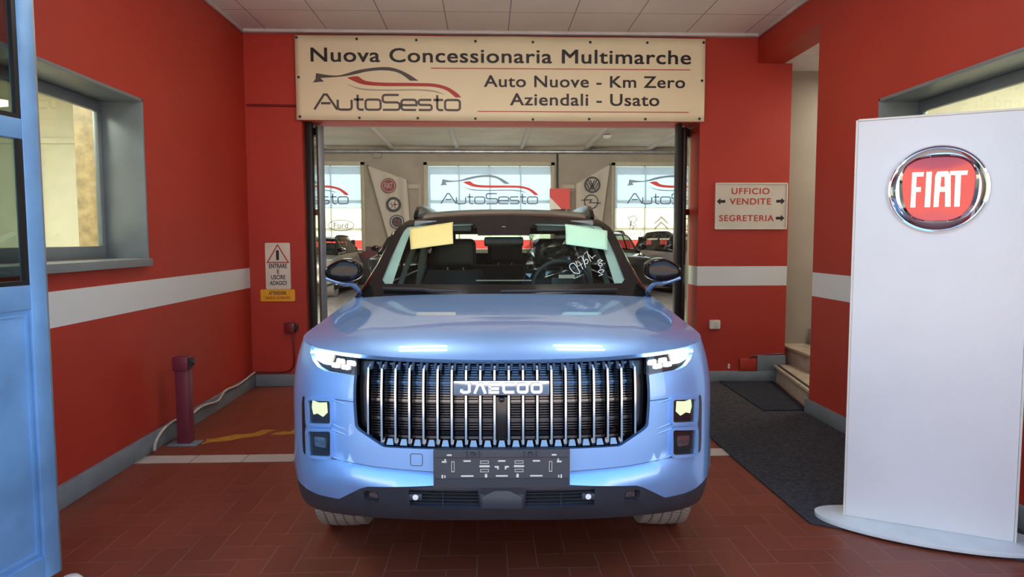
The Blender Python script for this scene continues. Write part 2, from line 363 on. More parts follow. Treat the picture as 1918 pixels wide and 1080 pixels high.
# ---------------------------------------------------------------- the room
XL, XR, YB, YF, H = -2.33, 2.68, 6.8, 1.5, 3.45
WZ0, WZ1 = 1.31, 2.39
def hole_wall(name, x0, x1, y0, y1, hy0, hy1, hz0, hz1, ztop, m):
    b = MB(); b.box(x0, y0, 0, x1, hy0, ztop); b.box(x0, hy1, 0, x1, y1, ztop); b.box(x0, hy0, 0, x1, hy1, hz0); b.box(x0, hy0, hz1, x1, hy1, ztop)
    return struct(b.build(name, m))
struct(MB().box(-3.0, .4, -.12, 3.9, 7.1, 0).build('floor', M['floor']))
struct(MB().box(-40, -45, -.14, 40, .4, -.005).build('street_ground', M['asphalt']))
hole_wall('wall_left', XL - .27, XL, YF, YB, 2.2, 4.74, WZ0, WZ1, H + .1, M['wall'])
b = MB(); b.box(XR, YF, 0, XR + .27, 2.1, H + .1); b.box(XR, 4.60, 0, XR + .27, 5.53, H + .1); b.box(XR, 2.1, 0, XR + .27, 4.6, WZ0); b.box(XR, 2.1, WZ1, XR + .27, 4.6, H + .1)
b.box(XR, 5.53, 3.18, XR + .27, YB, H + .1); struct(b.build('wall_right', M['wall']))
struct(MB().box(XL - .27, YB, 0, -1.79, YB + .3, H + .1).build('wall_back', M['wall_plain']))
struct(MB().box(2.115, YB, 0, 3.03, YB + .3, 3.18).box(2.115, YB, 3.18, 2.95, YB + .3, H + .1).build('wall_back_right', M['wall']))
struct(MB().box(-1.79, YB, 2.60, 2.115, YB + .3, H + .1).build('wall_back_lintel', M['wall_plain']))
struct(MB().box(XL - .3, YF, H, XR + .3, YB, H + .12).build('ceiling', M['ceil']))
b = MB(); b.box(XL, YB - .075, H - .03, XR, YB, H); b.box(XL, YF, H - .03, XL + .03, YB - .075, H); b.box(XR - .03, YF, H - .03, XR, YB - .075, H)
struct(b.build('trim_1', M['trimwhite'], bevel=.006))
struct(MB().box(XL, YF, 0, XL + .035, YB - .03, .125).build('baseboard_left', M['base'], bevel=.006))
struct(MB().box(XL + .035, YB - .03, 0, -1.79, YB, .12).build('baseboard_back', M['base'], bevel=.006))
struct(MB().box(2.115, YB - .03, 0, 2.93, YB, .11).box(2.74, YB - .028, .11, 3.03, YB, .27).build('baseboard_back_right', M['base'], bevel=.005))
struct(MB().box(XR - .03, YF, 0, XR, 5.53, .12).box(XR - .03, 5.53, 0, XR + .3, 5.55, .12).build('baseboard_right', M['base'], bevel=.006))
struct(MB().box(XL + .03, 4.44, 0, 1.66, 4.59, .003).build('trim_2', M['strip']))
# windows of the passage
def side_window(name, side, y0, y1):
    s = side; xw = XL if s < 0 else XR
    root = struct(thing(name, 'grey framed office window in the red side wall', 'window'))
    del root['label']; del root['category']
    xo = xw - .035 * s; xi = xw + .232 * s; xg = xw + .245 * s
    def B(b, xa, ya, za, xb, yb, zb): b.box(min(xa, xb), ya, za, max(xa, xb), yb, zb)
    f = MB(); t = .022; xe = xw + .275 * s
    B(f, xo, y1 - t, WZ0, xe, y1, WZ1); B(f, xo, y0, WZ0, xe, y0 + t, WZ1)
    f.build('window_frame', M['alu'], root, bevel=.004)
    h = MB(); B(h, xo, y0, WZ1 - t, xe, y1, WZ1); h.build('window_head', M['alu'], root, bevel=.004)
    si = MB(); B(si, xo - .02 * s, y0, WZ0 - .035, xi, y1 + .01, WZ0 + .015); si.build('window_sill', M['alu'], root, bevel=.004)
    sa = MB(); q = .07
    B(sa, xi, y0 + t, WZ0 + .015, xg + .02 * s, y1 - t, WZ0 + .10); B(sa, xi, y0 + t, WZ1 - q - t, xg + .02 * s, y1 - t, WZ1 - t)
    B(sa, xi, y1 - q, WZ0 + .1, xg + .02 * s, y1 - t, WZ1 - q - t); B(sa, xi, y0 + t, WZ0 + .1, xg + .02 * s, y0 + q, WZ1 - q - t)
    sa.build('window_sash', M['alu'], root, bevel=.005)
    g = MB(); B(g, xg, y0 + q, WZ0 + .1, xg + .006 * s, y1 - q, WZ1 - q - t); g.build('window_pane', M['pane'], root)
    return root
side_window('window_1', -1, 2.2, 4.74); side_window('window_2', 1, 2.1, 4.60)
# offices behind them
b = MB(); b.box(-6.2, 7.0, 0, XL - .27, 7.1, 3.1); b.box(-6.3, YF, 0, -6.2, 7.1, 3.1); b.box(-6.3, YF - .1, 0, XL - .27, YF, 3.1); b.box(-6.3, YF - .1, 3.1, XL - .3, 7.1, 3.2); b.box(-6.3, YF, -.1, XL - .27, 7.1, 0)
b.box(-6.2, 6.97, 2.40, XL - .27, 7.0, 2.45)
struct(b.build('wall_office', M['cream']))
struct(MB().box(-3.2, 5.5, 0, -2.66, 5.95, 3.1).build('column_office', M['marble']))
struct(MB().box(-4.47, 6.95, 0, -4.42, 6.99, 2.36).build('trim_3', M['alu_dark']))
b = MB(); b.box(6.5, YF, 0, 6.6, 5.4, 3.1); b.box(XR + .27, YF - .1, 0, 6.6, YF, 3.1); b.box(XR + .27, YF, 3.1, 6.6, 5.4, 3.2); b.box(XR + .27, YF, -.1, 6.6, 5.4, 0); b.box(XR + .27, 5.2, 0, 6.6, 5.3, 3.1)
struct(b.build('wall_secretary', M['cream']))
struct(MB().box(4.6, 4.8, 0, 5.0, 5.2, 3.1).build('column_secretary', M['grey_wall']))
# stairwell
b = MB(); b.box(3.03, 7.3, 0, 6.0, 7.4, 3.6); b.box(3.0, 5.3, 0, 6.0, 5.42, 3.6); b.box(5.9, 5.4, 0, 6.0, 7.4, 3.6); b.box(2.95, 5.42, 3.18, 6.0, 7.4, 3.3); b.box(3.03, 7.1, 0, 3.06, 7.3, 3.18)
struct(b.build('wall_stairwell', M['white_paint']))
struct(MB().box(XR + .3, 5.3, -.1, 6.0, 7.4, 0).build('floor_stairwell', M['stone']))
st = struct(thing('stairs', 'x', 'x')); del st['label']; del st['category']
b = MB(); b.prism([(2.71, 5.46), (2.93, YB - .035), (3.13, YB - .035), (3.13, 5.46)], (0, 0, 0), X, Y, Z * .145); b.build('riser', M['stone'], st)
MB().prism([(2.685, 5.46), (2.90, YB - .035), (3.18, YB - .035), (3.18, 5.46)], (0, 0, .145), X, Y, Z * .03).build('tread', M['stone'], st, bevel=.006)
MB().prism([(2.71, 5.47), (2.925, YB - .05), (2.955, YB - .05), (2.74, 5.47)], (0, 0, .1755), X, Y, Z * .003).build('tread_strip', M['black'], st)
MB().box(3.12, 5.46, 0, 3.42, 7.28, .31).build('riser', M['stone'], st)
MB().box(3.09, 5.46, .31, 3.46, 7.28, .34).build('tread', M['stone'], st, bevel=.008)
MB().box(3.42, 5.46, 0, 6.0, 7.28, .50).build('riser', M['stone'], st)
MB().box(3.06, 7.27, .17, 3.40, 7.3, .36).box(3.2, 7.27, .36, 3.8, 7.3, .47).build('skirting', M['stone'], st, bevel=.004)
# switch plates on the stair wall
tag(MB().prism(rrect(3.33, 1.02, 3.62, 1.52, .01), (0, 7.3, 0), X, Z, -Y * .008).build('access_panel', M['white_paint'], bevel=.003), 'flush white access panel in the stairwell wall', 'panel')
# showroom shell
SX0, SX1, SY = -9.8, 10.4, 22.2
KS = SY / 19.5          # sizes of things on the back wall were first measured for a wall at 19.5 m
def KZ(z): return 1.45 + (z - 1.45) * KS
HS = KZ(4.05)
struct(MB().box(SX0, 7.1, -.12, SX1, SY + .3, 0).build('floor_showroom', M['show_floor']))
CW = [(-7.02 * KS, -3.53 * KS), (-1.67 * KS, 1.82 * KS), (3.65 * KS, 7.14 * KS)]; WB, WT = KZ(1.17), KZ(3.53)
b = MB(); xs = SX0
for x0, x1 in CW: b.box(xs, SY, 0, x0, SY + .3, HS + .3); b.box(x0, SY, 0, x1, SY + .3, WB); b.box(x0, SY, WT, x1, SY + .3, HS + .3); xs = x1
b.box(xs, SY, 0, SX1, SY + .3, HS + .3)
struct(b.build('wall_showroom_back', M['grey_wall']))
b = MB(); b.box(SX0 - .2, 7.1, 0, SX0, SY + .3, HS + .3); struct(b.build('wall_showroom_left', M['grey_wall']))
b = MB(); b.box(SX1, 7.1, 0, SX1 + .2, SY + .3, HS + .3); struct(b.build('wall_showroom_right', M['grey_wall']))
b = MB(); b.box(SX0, 7.11, 0, XL - .27, 7.2, HS + .3); b.box(XL - .27, 7.1, H, 3.0, 7.2, HS + .3); b.box(2.115, 7.1, 0, SX1, 7.16, HS + .3) ; b.box(XL - .27, 7.1, 2.6, 2.2, 7.16, H); b.box(XL - .27, 7.1, 0, -1.79, 7.16, H)
struct(b.build('wall_showroom_front', M['grey_wall']))
b = MB(); b.box(SX0, 7.1, HS, SX1, SY + .3, HS + .3); struct(b.build('ceiling_showroom', M['show_ceil']))
struct(MB().box(-7, YF - .1, H + .12, 7, 7.2, H + .3).build('roof_slab', M['grey_wall']))
b = MB()
b.box(SX0, SY - .02, 0, SX1, SY, WB - .12); struct(b.build('trim_4', M['dado']))
struct(MB().box(SX0, SY - .025, WB - .12, CW[0][0], SY, WB + .12).box(CW[0][1], SY - .025, WB - .3, CW[1][0], SY, WB + .1).box(CW[1][1], SY - .025, WB - .3, CW[2][0], SY, WB + .1).build('trim_5', M['burgundy']))
for k, (px) in enumerate((-6.4, -4.5, -2.65, -.82, .98, 2.8, 4.6, 6.4)):
    b = MB(); px *= KS; b.box(px - .05, 9, HS - .10, px + .05, SY, HS); struct(b.build('ceiling_beam', M['trimwhite']))
tag(MB().tube([(SX0, SY - .12, HS - .17), (SX1, SY - .12, HS - .17)], .06, 10).build('ceiling_pipe', M['alu_light'], smooth=50), 'long grey pipe under the showroom ceiling along the back wall', 'pipe')
for k, (x0, x1) in enumerate(CW):
    f = MB(); t = .09
    for bx in ((x0 - .12, x0, WB - .05, WT + .1), (x1, x1 + .12, WB - .05, WT + .1)): f.box(bx[0], SY - .05, bx[2], bx[1], SY + .05, bx[3])
    f.box(x0 - .12, SY - .05, WT, x1 + .12, SY + .05, WT + .12)
    n = 4
    for i in range(1, n): xx = x0 + (x1 - x0) * i / n; f.box(xx - .02, SY + .1, WB, xx + .02, SY + .14, WT)
    f.box(x0, SY + .1, KZ(2.55), x1, SY + .14, KZ(2.6)); f.box(x0, SY + .1, KZ(1.75), x1, SY + .14, KZ(1.79))
    o = struct(f.build('window_%d' % (k + 3), M['frame_beige'], bevel=.004))
    MB().box(x0, SY + .115, WB, x1, SY + .12, WT).build('window_pane', M['pane'], o)
# across the street
struct(MB().box(-30, -30, 0, 34, -24, 6.5).build('street_facade_wall', M['ochre']))
# ---------------------------------------------------------------- logo, banner, signs
def lm(x, y): return ((x - 10) / 1887 * 3.965 - 1.825, 3.395 - (y - 22) / 388 * .795)
SW_GREY = catmull([(103, 195), (200, 205), (300, 178), (400, 165), (460, 170), (520, 195), (568, 227)], 5) + catmull([(530, 227), (480, 192), (420, 180), (340, 185), (240, 207), (122, 217)], 5) + [(138, 233), (88, 238), (100, 222)]
SW_RED = catmull([(243, 215), (290, 208), (325, 228), (400, 236), (560, 237), (640, 240), (700, 255), (745, 283), (763, 303)], 5) + catmull([(737, 303), (695, 270), (640, 255), (560, 252), (400, 252), (310, 244), (243, 215)], 5)[:-1]
SW_THIN = catmull([(232, 240), (300, 262), (400, 268), (560, 266), (640, 272), (690, 291)], 5) + catmull([(640, 278), (560, 272), (400, 274), (300, 268), (232, 240)], 5)[:-1]
def rr(x0, y0, x1, y1, r, closed=True):
    return rrect(x0, y0, x1, y1, r, 4)
# wide single-stroke letters, (strokes) in a unit-height box
def arc(cx, cy, r, a0, a1, n=4): return [(cx + r * math.cos(math.radians(a0 + (a1 - a0) * k / n)), cy + r * math.sin(math.radians(a0 + (a1 - a0) * k / n))) for k in range(n + 1)]
R_ = .16
GLY = {
 'A': (1.25, [[(0, 0), (.52, 1), (.68, 1), (1.22, 0)], [(.36, .42), (.86, .42)]]),
 'u': (.86, [[(0, .66), *arc(R_, R_, R_, 180, 270), *arc(.74 - R_, R_, R_, 270, 360), (.74, .66)]]),
 't': (.62, [[(.2, 1.0), *arc(.2 + R_, R_, R_, 180, 270), (.52, 0)], [(0, .68), (.52, .68)]]),
 'o': (.92, ['c', rr(0, 0, .8, .68, R_)]),
 'S': (1.0, [[(.86, 1), *arc(R_, 1 - R_, R_, 90, 180), *arc(R_, .5 + R_, R_, 180, 270), *arc(.9 - R_, .5 - R_, R_, 90, 0), *arc(.9 - R_, R_, R_, 0, -90), (0, 0)]]),
 'e': (.92, [[(.78, 0), *arc(R_, R_, R_, 270, 180), *arc(R_, .68 - R_, R_, 180, 90), *arc(.8 - R_, .68 - R_, R_, 90, 0), (.8, .32), (.02, .32)]]),
 's': (.8, [[(.68, .68), *arc(.13, .55, .13, 90, 180), *arc(.13, .47, .13, 180, 270), *arc(.57, .21, .13, 90, 0), *arc(.57, .13, .13, 0, -90), (0, 0)]]),
}
def word(bm, s, x0, x1, y0, h, wd, o, ex, ey, d):
    tot = sum(GLY[c][0] for c in s) - .12; k = (x1 - x0) / tot; x = x0
    for c in s:
        adv, st_ = GLY[c]
        if st_[0] == 'c': bm.ribbon([(x + p * k, y0 + q * h) for p, q in st_[1]], wd, o, ex, ey, d, True)
        else:
            for s_ in st_: bm.ribbon([(x + p * k, y0 + q * h) for p, q in s_], wd, o, ex, ey, d)
        x += adv * k
def logo(parent, fn, o, ex, ey, d, mats, lw=10.5, names=('logo_swoosh', 'logo_swoosh', 'logo_swoosh', 'logo_lettering')):
    for poly, m, nm in ((SW_GREY, mats[0], names[0]), (SW_RED, mats[1], names[1]), (SW_THIN, mats[2], names[2])):
        MB().prism([fn(*p) for p in poly], o, ex, ey, d).build(nm, m, parent)
    bm = MB(); a = fn(92, 362); c = fn(757, 362); t = fn(92, 293)
    word(bm, 'AutoSesto', a[0], c[0], a[1], t[1] - a[1], abs(fn(0, 0)[1] - fn(0, lw)[1]), o, ex, ey, d)
    bm.build(names[3], mats[3], parent)
BY = YB - .05
ban = thing('banner', 'long cream banner lettered in dark ink hung over the doorway', 'banner', (0, 0, 0))
def bsurf(a, c):
    x = -1.825 + 3.965 * a; z = 2.60 + .795 * c + .008 * math.sin(a * PI) * (c - .5)
    return (x, BY + .004 * math.sin(a * 21) * (abs(c - .5) * 2) ** 2, z)
bm = MB(); bm.grid(bsurf, 80, 10); bo = bm.build('banner_sheet', M['banner'], ban, smooth=60)
md = bo.modifiers.new('t', 'SOLIDIFY'); md.thickness = .004; md.offset = -1
BO = Vector((0, BY - .005, 0)); DN = -Y * .0015
for body, x0, x1, y0, y1 in (('Nuova Concessionaria Multimarche', 80, 1830, 143, 77), ('Auto Nuove - Km Zero', 868, 1804, 254, 199), ('Aziendali - Usato', 988, 1684, 339, 282)):
    a, c = lm(x0, y0), lm(x1, y1)
    text('banner_lettering', body, c[0] - a[0], c[1] - a[1], BO + X * (a[0] + c[0]) / 2 + Z * (a[1] + c[1]) / 2, X, Z, -Y, M['ink'], ban, .014, 1.06)
for x0, x1, y in ((625, 1827, 168), (838, 1823, 367)):
    a, c = lm(x0, y), lm(x1, y); MB().prism([(a[0], a[1] - .004), (c[0], a[1] - .004), (c[0], a[1] + .004), (a[0], a[1] + .004)], BO, X, Z, DN).build('banner_rule', M['ink_red'], ban)
logo(ban, lm, BO, X, Z, DN, (M['ink_grey'], M['ink_red'], M['ink_tan'], M['ink_grey']))
gp = [(18, 32), (290, 37), (560, 40), (830, 43), (1094, 45), (1359, 43), (1624, 43), (1888, 40), (26, 395), (296, 400), (563, 400), (828, 401), (1094, 404), (1356, 401), (1619, 400), (1874, 397), (24, 214), (1883, 218)]
g0 = None
for p in gp:
    x, z = lm(*p)
    if g0 is None:
        g0 = MB().lathe([(.0, .006), (.006, .006), (.013, .004), (.013, 0)], (0, 0, 0), -Y, 12).build('grommet', M['black'], ban, smooth=50); g = g0
    else: g = g0.copy(); COL.objects.link(g); g.parent = ban
    g.location = (x, BY - .004, z)
# warning signs on the left pier
s1 = thing('warning_sign', 'white warning sign with red triangle, ENTRARE E USCIRE ADAGIO', 'sign', (-2.055, YB, .965))
MB().prism(rrect(-.12, 0, .122, .455, .012), (0, 0, 0), X, Z, -Y * .006).build('sign_plate', M['signtan'], s1)
MB().ribbon([(-.100, .262), (.104, .262), (.002, .435)], .011, (0, -.006, 0), X, Z, -Y * .001, True).build('sign_triangle', M['ink_red'], s1)
MB().prism(rrect(-.014, .283, .014, .385, .0135), (0, -.006, 0), X, Z, -Y * .001).build('sign_mark', M['ink'], s1)
for body, wd, zc in (('ENTRARE', .175, .228), ('E', .020, .173), ('USCIRE', .14, .118), ('ADAGIO!', .165, .061)):
    text('sign_lettering', body, wd, .043, (.002, -.006, zc), X, Z, -Y, M['ink'], s1, .02, depth=.001)
s2 = thing('warning_sign', 'yellow sign reading ATTENZIONE below the white triangle sign', 'sign', (-2.065, YB, .845))
MB().prism(rrect(-.165, 0, .170, .118, .014), (0, 0, 0), X, Z, -Y * .008).build('sign_plate', M['yellow'], s2)
text('sign_lettering', 'ATTENZIONE', .17, .034, (.002, -.008, .082), X, Z, -Y, M['ink'], s2, .03, 1.1, .001)
text('sign_lettering', 'CANCELLO  AUTOMATICO', .25, .026, (.002, -.008, .034), X, Z, -Y, M['ink_red'], s2, .02, depth=.001)
# office sign on the right pier
s3 = thing('direction_sign', 'white framed sign with red words UFFICIO VENDITE and SEGRETERIA', 'sign', (2.645, YB, 1.775))
MB().prism(rrect(-.365, -.228, .365, .232, .006), (0, 0, 0), X, Z, -Y * .012).build('sign_plate', M['signgrey'], s3)
MB().ribbon(rrect(-.360, -.223, .360, .227, .006), .012, (0, -.012, 0), X, Z, -Y * .008, True).build('sign_frame', M['signwhite'], s3)
for body, wd, x, z in (('UFFICIO', .385, -.010, .150), ('VENDITE', .420, -.010, .048), ('SEGRETERIA', .555, -.045, -.118)):
    text('sign_lettering', body, wd, .062, (x, -.012, z), X, Z, -Y, M['ink_red'], s3, .018, 1.12, .001)
def arrow(x, z, d): return [(x + d * p, z + q) for p, q in ((.045, 0), (.008, .034), (.008, .014), (-.042, .014), (-.042, -.014), (.008, -.014), (.008, -.034))]
for x, z, d in ((-.305, .048, -1), (.295, .050, 1), (.295, -.118, 1)): MB().prism(arrow(x, z, d), (0, -.012, 0), X, Z, -Y * .001).build('sign_arrow', M['ink'], s3)
# conduits, boxes, cables
tag(MB().tube([(XL + .02, YB - .012, 2.745), (-1.80, YB - .012, 2.74)], .011, 8).build('conduit', M['redbox'], smooth=50), 'thin red conduit running to the upper left banner edge', 'conduit')
sw = thing('junction_box', 'red plastic junction box beside the doorway on left pier', 'box', (-1.93, YB, .585))
MB().box(-.065, -.055, -.05, .035, 0, .05).build('box_body', M['redbox'], sw, bevel=.005); MB().box(.035, -.06, -.03, .062, -.01, .035).build('sensor_eye', M['black'], sw, bevel=.005)
tag(MB().tube(catmull([(-1.925, YB - .015, .535), (-1.92, YB - .015, .42), (-1.915, YB - .015, .24), (-1.95, YB - .015, .165), (-2.05, YB - .015, .14), (-2.31, YB - .02, .145)], 6), .008, 6).build('cable', M['redbox'], smooth=60), 'red cable dropping from the junction box to the skirting', 'cable')
tag(MB().tube(catmull([(-2.29, 6.74, .15), (-2.285, 6.3, .125), (-2.28, 5.95, .142), (-2.27, 5.75, .10), (-2.275, 5.45, .128), (-2.275, 5.15, .105), (-2.28, 4.98, .14), (-2.285, 4.80, .115), (-2.285, 4.70, .06), (-2.275, 4.66, .015)], 6), .011, 6).build('cable', M['cable'], smooth=60), 'dirty white cable snaking along the left skirting to the red post', 'cable')
po = thing('sensor_post', 'dark red steel photocell post standing near left wall', 'post', (-2.15, 4.86, 0))
MB().box(-.11, -.06, 0, .10, .06, .012).build('base_plate', M['base'], po, bevel=.003); MB().box(-.045, -.035, .012, .045, .045, .535).build('shaft', M['postred'], po, bevel=.004)
MB().box(-.055, -.05, .535, .05, .05, .63).build('head', M['postred'], po, bevel=.005); MB().box(.05, -.03, .56, .068, .03, .62).lathe([(.0, .012), (.012, .012), (.014, 0)], (.068, 0, .59), X, 12).build('sensor_eye', M['black'], po, bevel=.002)
ou = thing('wall_outlet', 'small white socket plate low on the right red pier', 'outlet', (2.30, YB, .59))
MB().prism(rrect(-.055, -.045, .05, .042, .008), (0, 0, 0), X, Z, -Y * .03).build('outlet_body', M['signwhite'], ou, bevel=.004); MB().prism(rrect(-.012, -.028, .036, .026, .004), (0, -.03, 0), X, Z, -Y * .006).build('outlet_cover', M['signgrey'], ou, bevel=.002)
for z in (.145, .17): tag(MB().lathe([(.0, .012), (.010, .012), (.013, 0)], (2.455, YB - .001, z), -Y, 12).build('wall_plug', M['signwhite'], smooth=40), 'tiny white screw plug low on right pier, %s of two' % ('lower' if z < .15 else 'upper'), 'plug')
tag(MB().box(2.56, YB - .03, .112, 2.73, YB, .235).build('conduit_box', M['wall'], bevel=.005), 'red painted flush box above the right skirting', 'box')
tag(MB().tube(catmull([(2.66, YB - .01, .235), (2.69, YB - .012, .262), (2.80, YB - .012, .272), (3.01, YB - .012, .285)], 5), .008, 6).build('conduit', M['postred'], smooth=60), 'dark red conduit rising from the flush box to the stairs', 'conduit')
tag(MB().tube([(3.045, 7.05, .98), (3.14, 7.12, 1.18), (3.19, 7.2, 1.28)], .012, 8).build('handrail', M['base'], smooth=60), 'thin grey handrail on the white stairwell wall', 'handrail')
# worn yellow marking, carpet, mat
def blob(p, n=3, amp=.018):
    out = []
    for i in range(len(p)):
        a, c = p[i], p[(i + 1) % len(p)]
        for k in range(n): t = k / n; out.append((a[0] + (c[0] - a[0]) * t + random.uniform(-amp, amp), a[1] + (c[1] - a[1]) * t + random.uniform(-amp, amp)))
    return out
YM = [[(-2.04, 4.87), (-2.04, 4.98), (-1.95, 5.01), (-1.88, 5.09), (-1.74, 5.13), (-1.70, 5.22), (-1.62, 5.20), (-1.70, 5.04), (-1.86, 4.96)], [(-1.60, 5.06), (-1.56, 5.17), (-1.50, 5.13), (-1.47, 5.22), (-1.36, 5.24), (-1.40, 5.08)]]
for p, lb in zip(YM, ('worn yellow paint patch on the floor beside the red post', 'worn yellow paint patch on the floor nearer the car')):
    tag(MB().prism(blob(p), (0, 0, 0), X, Y, Z * .0025).build('yellow_marking', M['yellow_worn']), lb, 'marking', 'worn yellow floor markings')
tag(MB().prism([(1.64, 3.33), (2.02, 3.11), (2.41, 2.89), (2.645, 2.80), (2.645, 5.56), (2.70, 5.57), (2.90, 6.72), (2.90, 6.76), (1.66, 6.76), (1.625, 5.0), (1.62, 4.4)], (0, 0, .001), X, Y, Z * .009).build('carpet', M['carpet'], bevel=.003), 'long worn grey carpet runner along the right wall', 'carpet')
tag(MB().prism([(2.31, 5.56), (2.64, 5.56), (2.69, 5.60), (2.87, 6.70), (2.34, 6.74)], (0, 0, .0105), X, Y, Z * .010).build('door_mat', M['mat'], bevel=.003), 'dark doormat lying on the grey carpet before the stairs', 'mat')
# ---------------------------------------------------------------- steel gate at the left
gt = thing('gate', 'blue-grey steel gate leaf with glazed top standing open at left', 'gate', (-1.85, 2.90, 0))
gd = Vector((-.20, -1, 0)).normalized(); gn = Vector((gd.y, -gd.x, 0)); gn = -gn if gn.x < 0 else gn
def gbox(b, a0, a1, z0, z1, t0=-.025, t1=.025): b.obox(gd * (a0 + a1) / 2 + gn * (t0 + t1) / 2 + Z * (z0 + z1) / 2, gd * (a1 - a0) / 2, gn * (t1 - t0) / 2, Z * (z1 - z0) / 2); return b
GH = 3.1
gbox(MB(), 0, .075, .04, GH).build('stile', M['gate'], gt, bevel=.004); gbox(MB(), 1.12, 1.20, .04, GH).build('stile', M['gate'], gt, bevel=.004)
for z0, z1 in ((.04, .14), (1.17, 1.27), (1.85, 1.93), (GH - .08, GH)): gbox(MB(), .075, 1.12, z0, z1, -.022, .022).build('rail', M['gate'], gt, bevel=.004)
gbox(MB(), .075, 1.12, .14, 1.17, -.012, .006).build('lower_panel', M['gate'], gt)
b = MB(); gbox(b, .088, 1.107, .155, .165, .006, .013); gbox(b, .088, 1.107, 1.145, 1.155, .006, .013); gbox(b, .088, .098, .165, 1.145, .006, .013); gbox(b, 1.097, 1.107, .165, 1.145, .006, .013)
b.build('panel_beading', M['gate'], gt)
for z0, z1 in ((1.27, 1.85), (1.93, GH - .08)):
    gbox(MB(), .075, 1.12, z0, z1, -.003, .003).build('gate_pane', M['pane_dark'], gt)
    b = MB(); gbox(b, .075, .095, z0, z1, .003, .02); gbox(b, 1.10, 1.12, z0, z1, .003, .02); gbox(b, .095, 1.10, z0, z0 + .018, .003, .02); b.build('glazing_bead', M['alu_dark'], gt)
gbox(MB(), -.012, 0, .04, GH, -.02, .02).build('edge_strip', M['alu_light'], gt)
tag(MB().lathe([(0, .03), (.03, .028), (.045, .012), (.045, 0)], (-1.77, 2.87, 0), Z, 16).build('door_stop', M['signwhite'], smooth=60), 'small white door stop on the tiles by the blue gate foot', 'door stop')
# ---------------------------------------------------------------- glazed leaves of the doorway
def leaf(name, x0, y0, x1, y1, near_m):
    root = struct(thing(name, 'x', 'x', (x0, y0, 0))); del root['label']; del root['category']
    d = Vector((x1 - x0, y1 - y0, 0)); L = d.length; d.normalize(); n = Vector((-d.y, d.x, 0))
    def bx(b, a0, a1, z0, z1, t=.022): b.obox(d * (a0 + a1) / 2 + Z * (z0 + z1) / 2, d * (a1 - a0) / 2, n * t, Z * (z1 - z0) / 2); return b
    bx(MB(), 0, .07, .02, 2.58, .03).build('door_stile', near_m, root, bevel=.004); bx(MB(), L - .07, L, .02, 2.58).build('door_stile', M['alu_dark'], root, bevel=.004)
    for z0, z1 in ((.02, .10), (.42, .47), (1.70, 1.76), (2.5, 2.58)): bx(MB(), .07, L - .07, z0, z1, .02).build('door_rail', M['alu_dark'] if z0 != 1.7 or x0 > 0 else M['alu_light'], root)
    bx(MB(), .07, L - .07, .10, .42, .01).build('door_panel', M['alu_dark'], root); bx(MB(), .07, L - .07, .47, 1.70, .003).build('door_pane', M['pane'], root); bx(MB(), .07, L - .07, 1.76, 2.5, .003).build('door_pane', M['pane'], root)
leaf('door_1', -1.645, 6.95, -2.25, 8.0, M['alu']); leaf('door_2', 1.985, 6.95, 2.66, 7.95, M['alu_dark'])
struct(MB().box(-1.775, 6.86, 0, -1.715, 6.96, 2.6).build('door_post', M['alu_dark'], bevel=.004)); struct(MB().box(1.905, 6.86, 0, 1.955, 6.95, 2.6).build('door_post', M['alu_dark'], bevel=.004))
# ---------------------------------------------------------------- totem
tt = thing('totem', 'tall white display totem with round red and chrome emblem on grey foot', 'totem', (2.15, 3.195, .011))
td = Vector((.64, -.35, 0)).normalized(); tn = Vector((td.y, -td.x, 0)); tn = -tn if tn.y > 0 else tn
MB().prism([(.50 * math.cos(a), .20 * math.sin(a)) for a in [2 * PI * k / 64 for k in range(64)]], Vector((0, 0, 0)), td, tn, Z * .022).build('foot', M['totembase'], tt, bevel=.005)
def tb(b, a0, a1, t0, t1, z0, z1): b.obox(td * (a0 + a1) / 2 + tn * (t0 + t1) / 2 + Z * (z0 + z1) / 2, td * (a1 - a0) / 2, tn * (t1 - t0) / 2, Z * (z1 - z0) / 2); return b
tb(MB(), -.355, .355, -.05, .012, .022, 2.015).build('panel', M['totem'], tt, bevel=.003)
tb(MB(), -.365, -.355, -.055, .017, .022, 2.02).build('edge_trim', M['signwhite'], tt, bevel=.002); tb(MB(), .355, .365, -.055, .017, .022, 2.02).build('edge_trim', M['signwhite'], tt, bevel=.002); tb(MB(), -.355, .355, -.055, .017, 2.015, 2.025).build('edge_trim', M['signwhite'], tt, bevel=.002)
EO = td * (-.010) + tn * .012 + Z * 1.672
def dome(k, rx, ry, h): return k
def sq(t, rx, ry, n): c, s = math.cos(t), math.sin(t); return (math.copysign(abs(c) ** (2 / n), c) * rx, math.copysign(abs(s) ** (2 / n), s) * ry)
def ringsurf(mb, prof, n=72):   # prof: list of (rx, ry, exponent, topsquash, height)
    vs = []
    for rx, ry, ne, taper, hh in prof:
        for k in range(n):
            x, y = sq(2 * PI * k / n, rx, ry, ne); x *= 1 + taper * (y / ry)
            vs.append(EO + td * x + Z * y + tn * hh)
    fs = [(i * n + k, i * n + (k + 1) % n, (i + 1) * n + (k + 1) % n, (i + 1) * n + k) for i in range(len(prof) - 1) for k in range(n)]
    mb.add(vs, fs); return mb
em = ringsurf(MB(), [(.212, .208, 2, 0, 0), (.212, .208, 2, 0, .012), (.205, .201, 2, 0, .026), (.196, .192, 2.05, 0, .022), (.188, .184, 2.1, 0, .030), (.160, .160, 2.6, .05, .036), (.146, .150, 2.9, .08, .028), (.143, .147, 2.9, .08, .016)]).build('emblem_ring', M['chrome'], tt, smooth=35)
ef = ringsurf(MB(), [(.145, .149, 2.9, .08, .018), (.10, .10, 2.6, .06, .021), (.05, .05, 2.2, 0, .022), (.001, .001, 2, 0, .0225)]).build('emblem_face', M['emblem_red'], em, smooth=60)
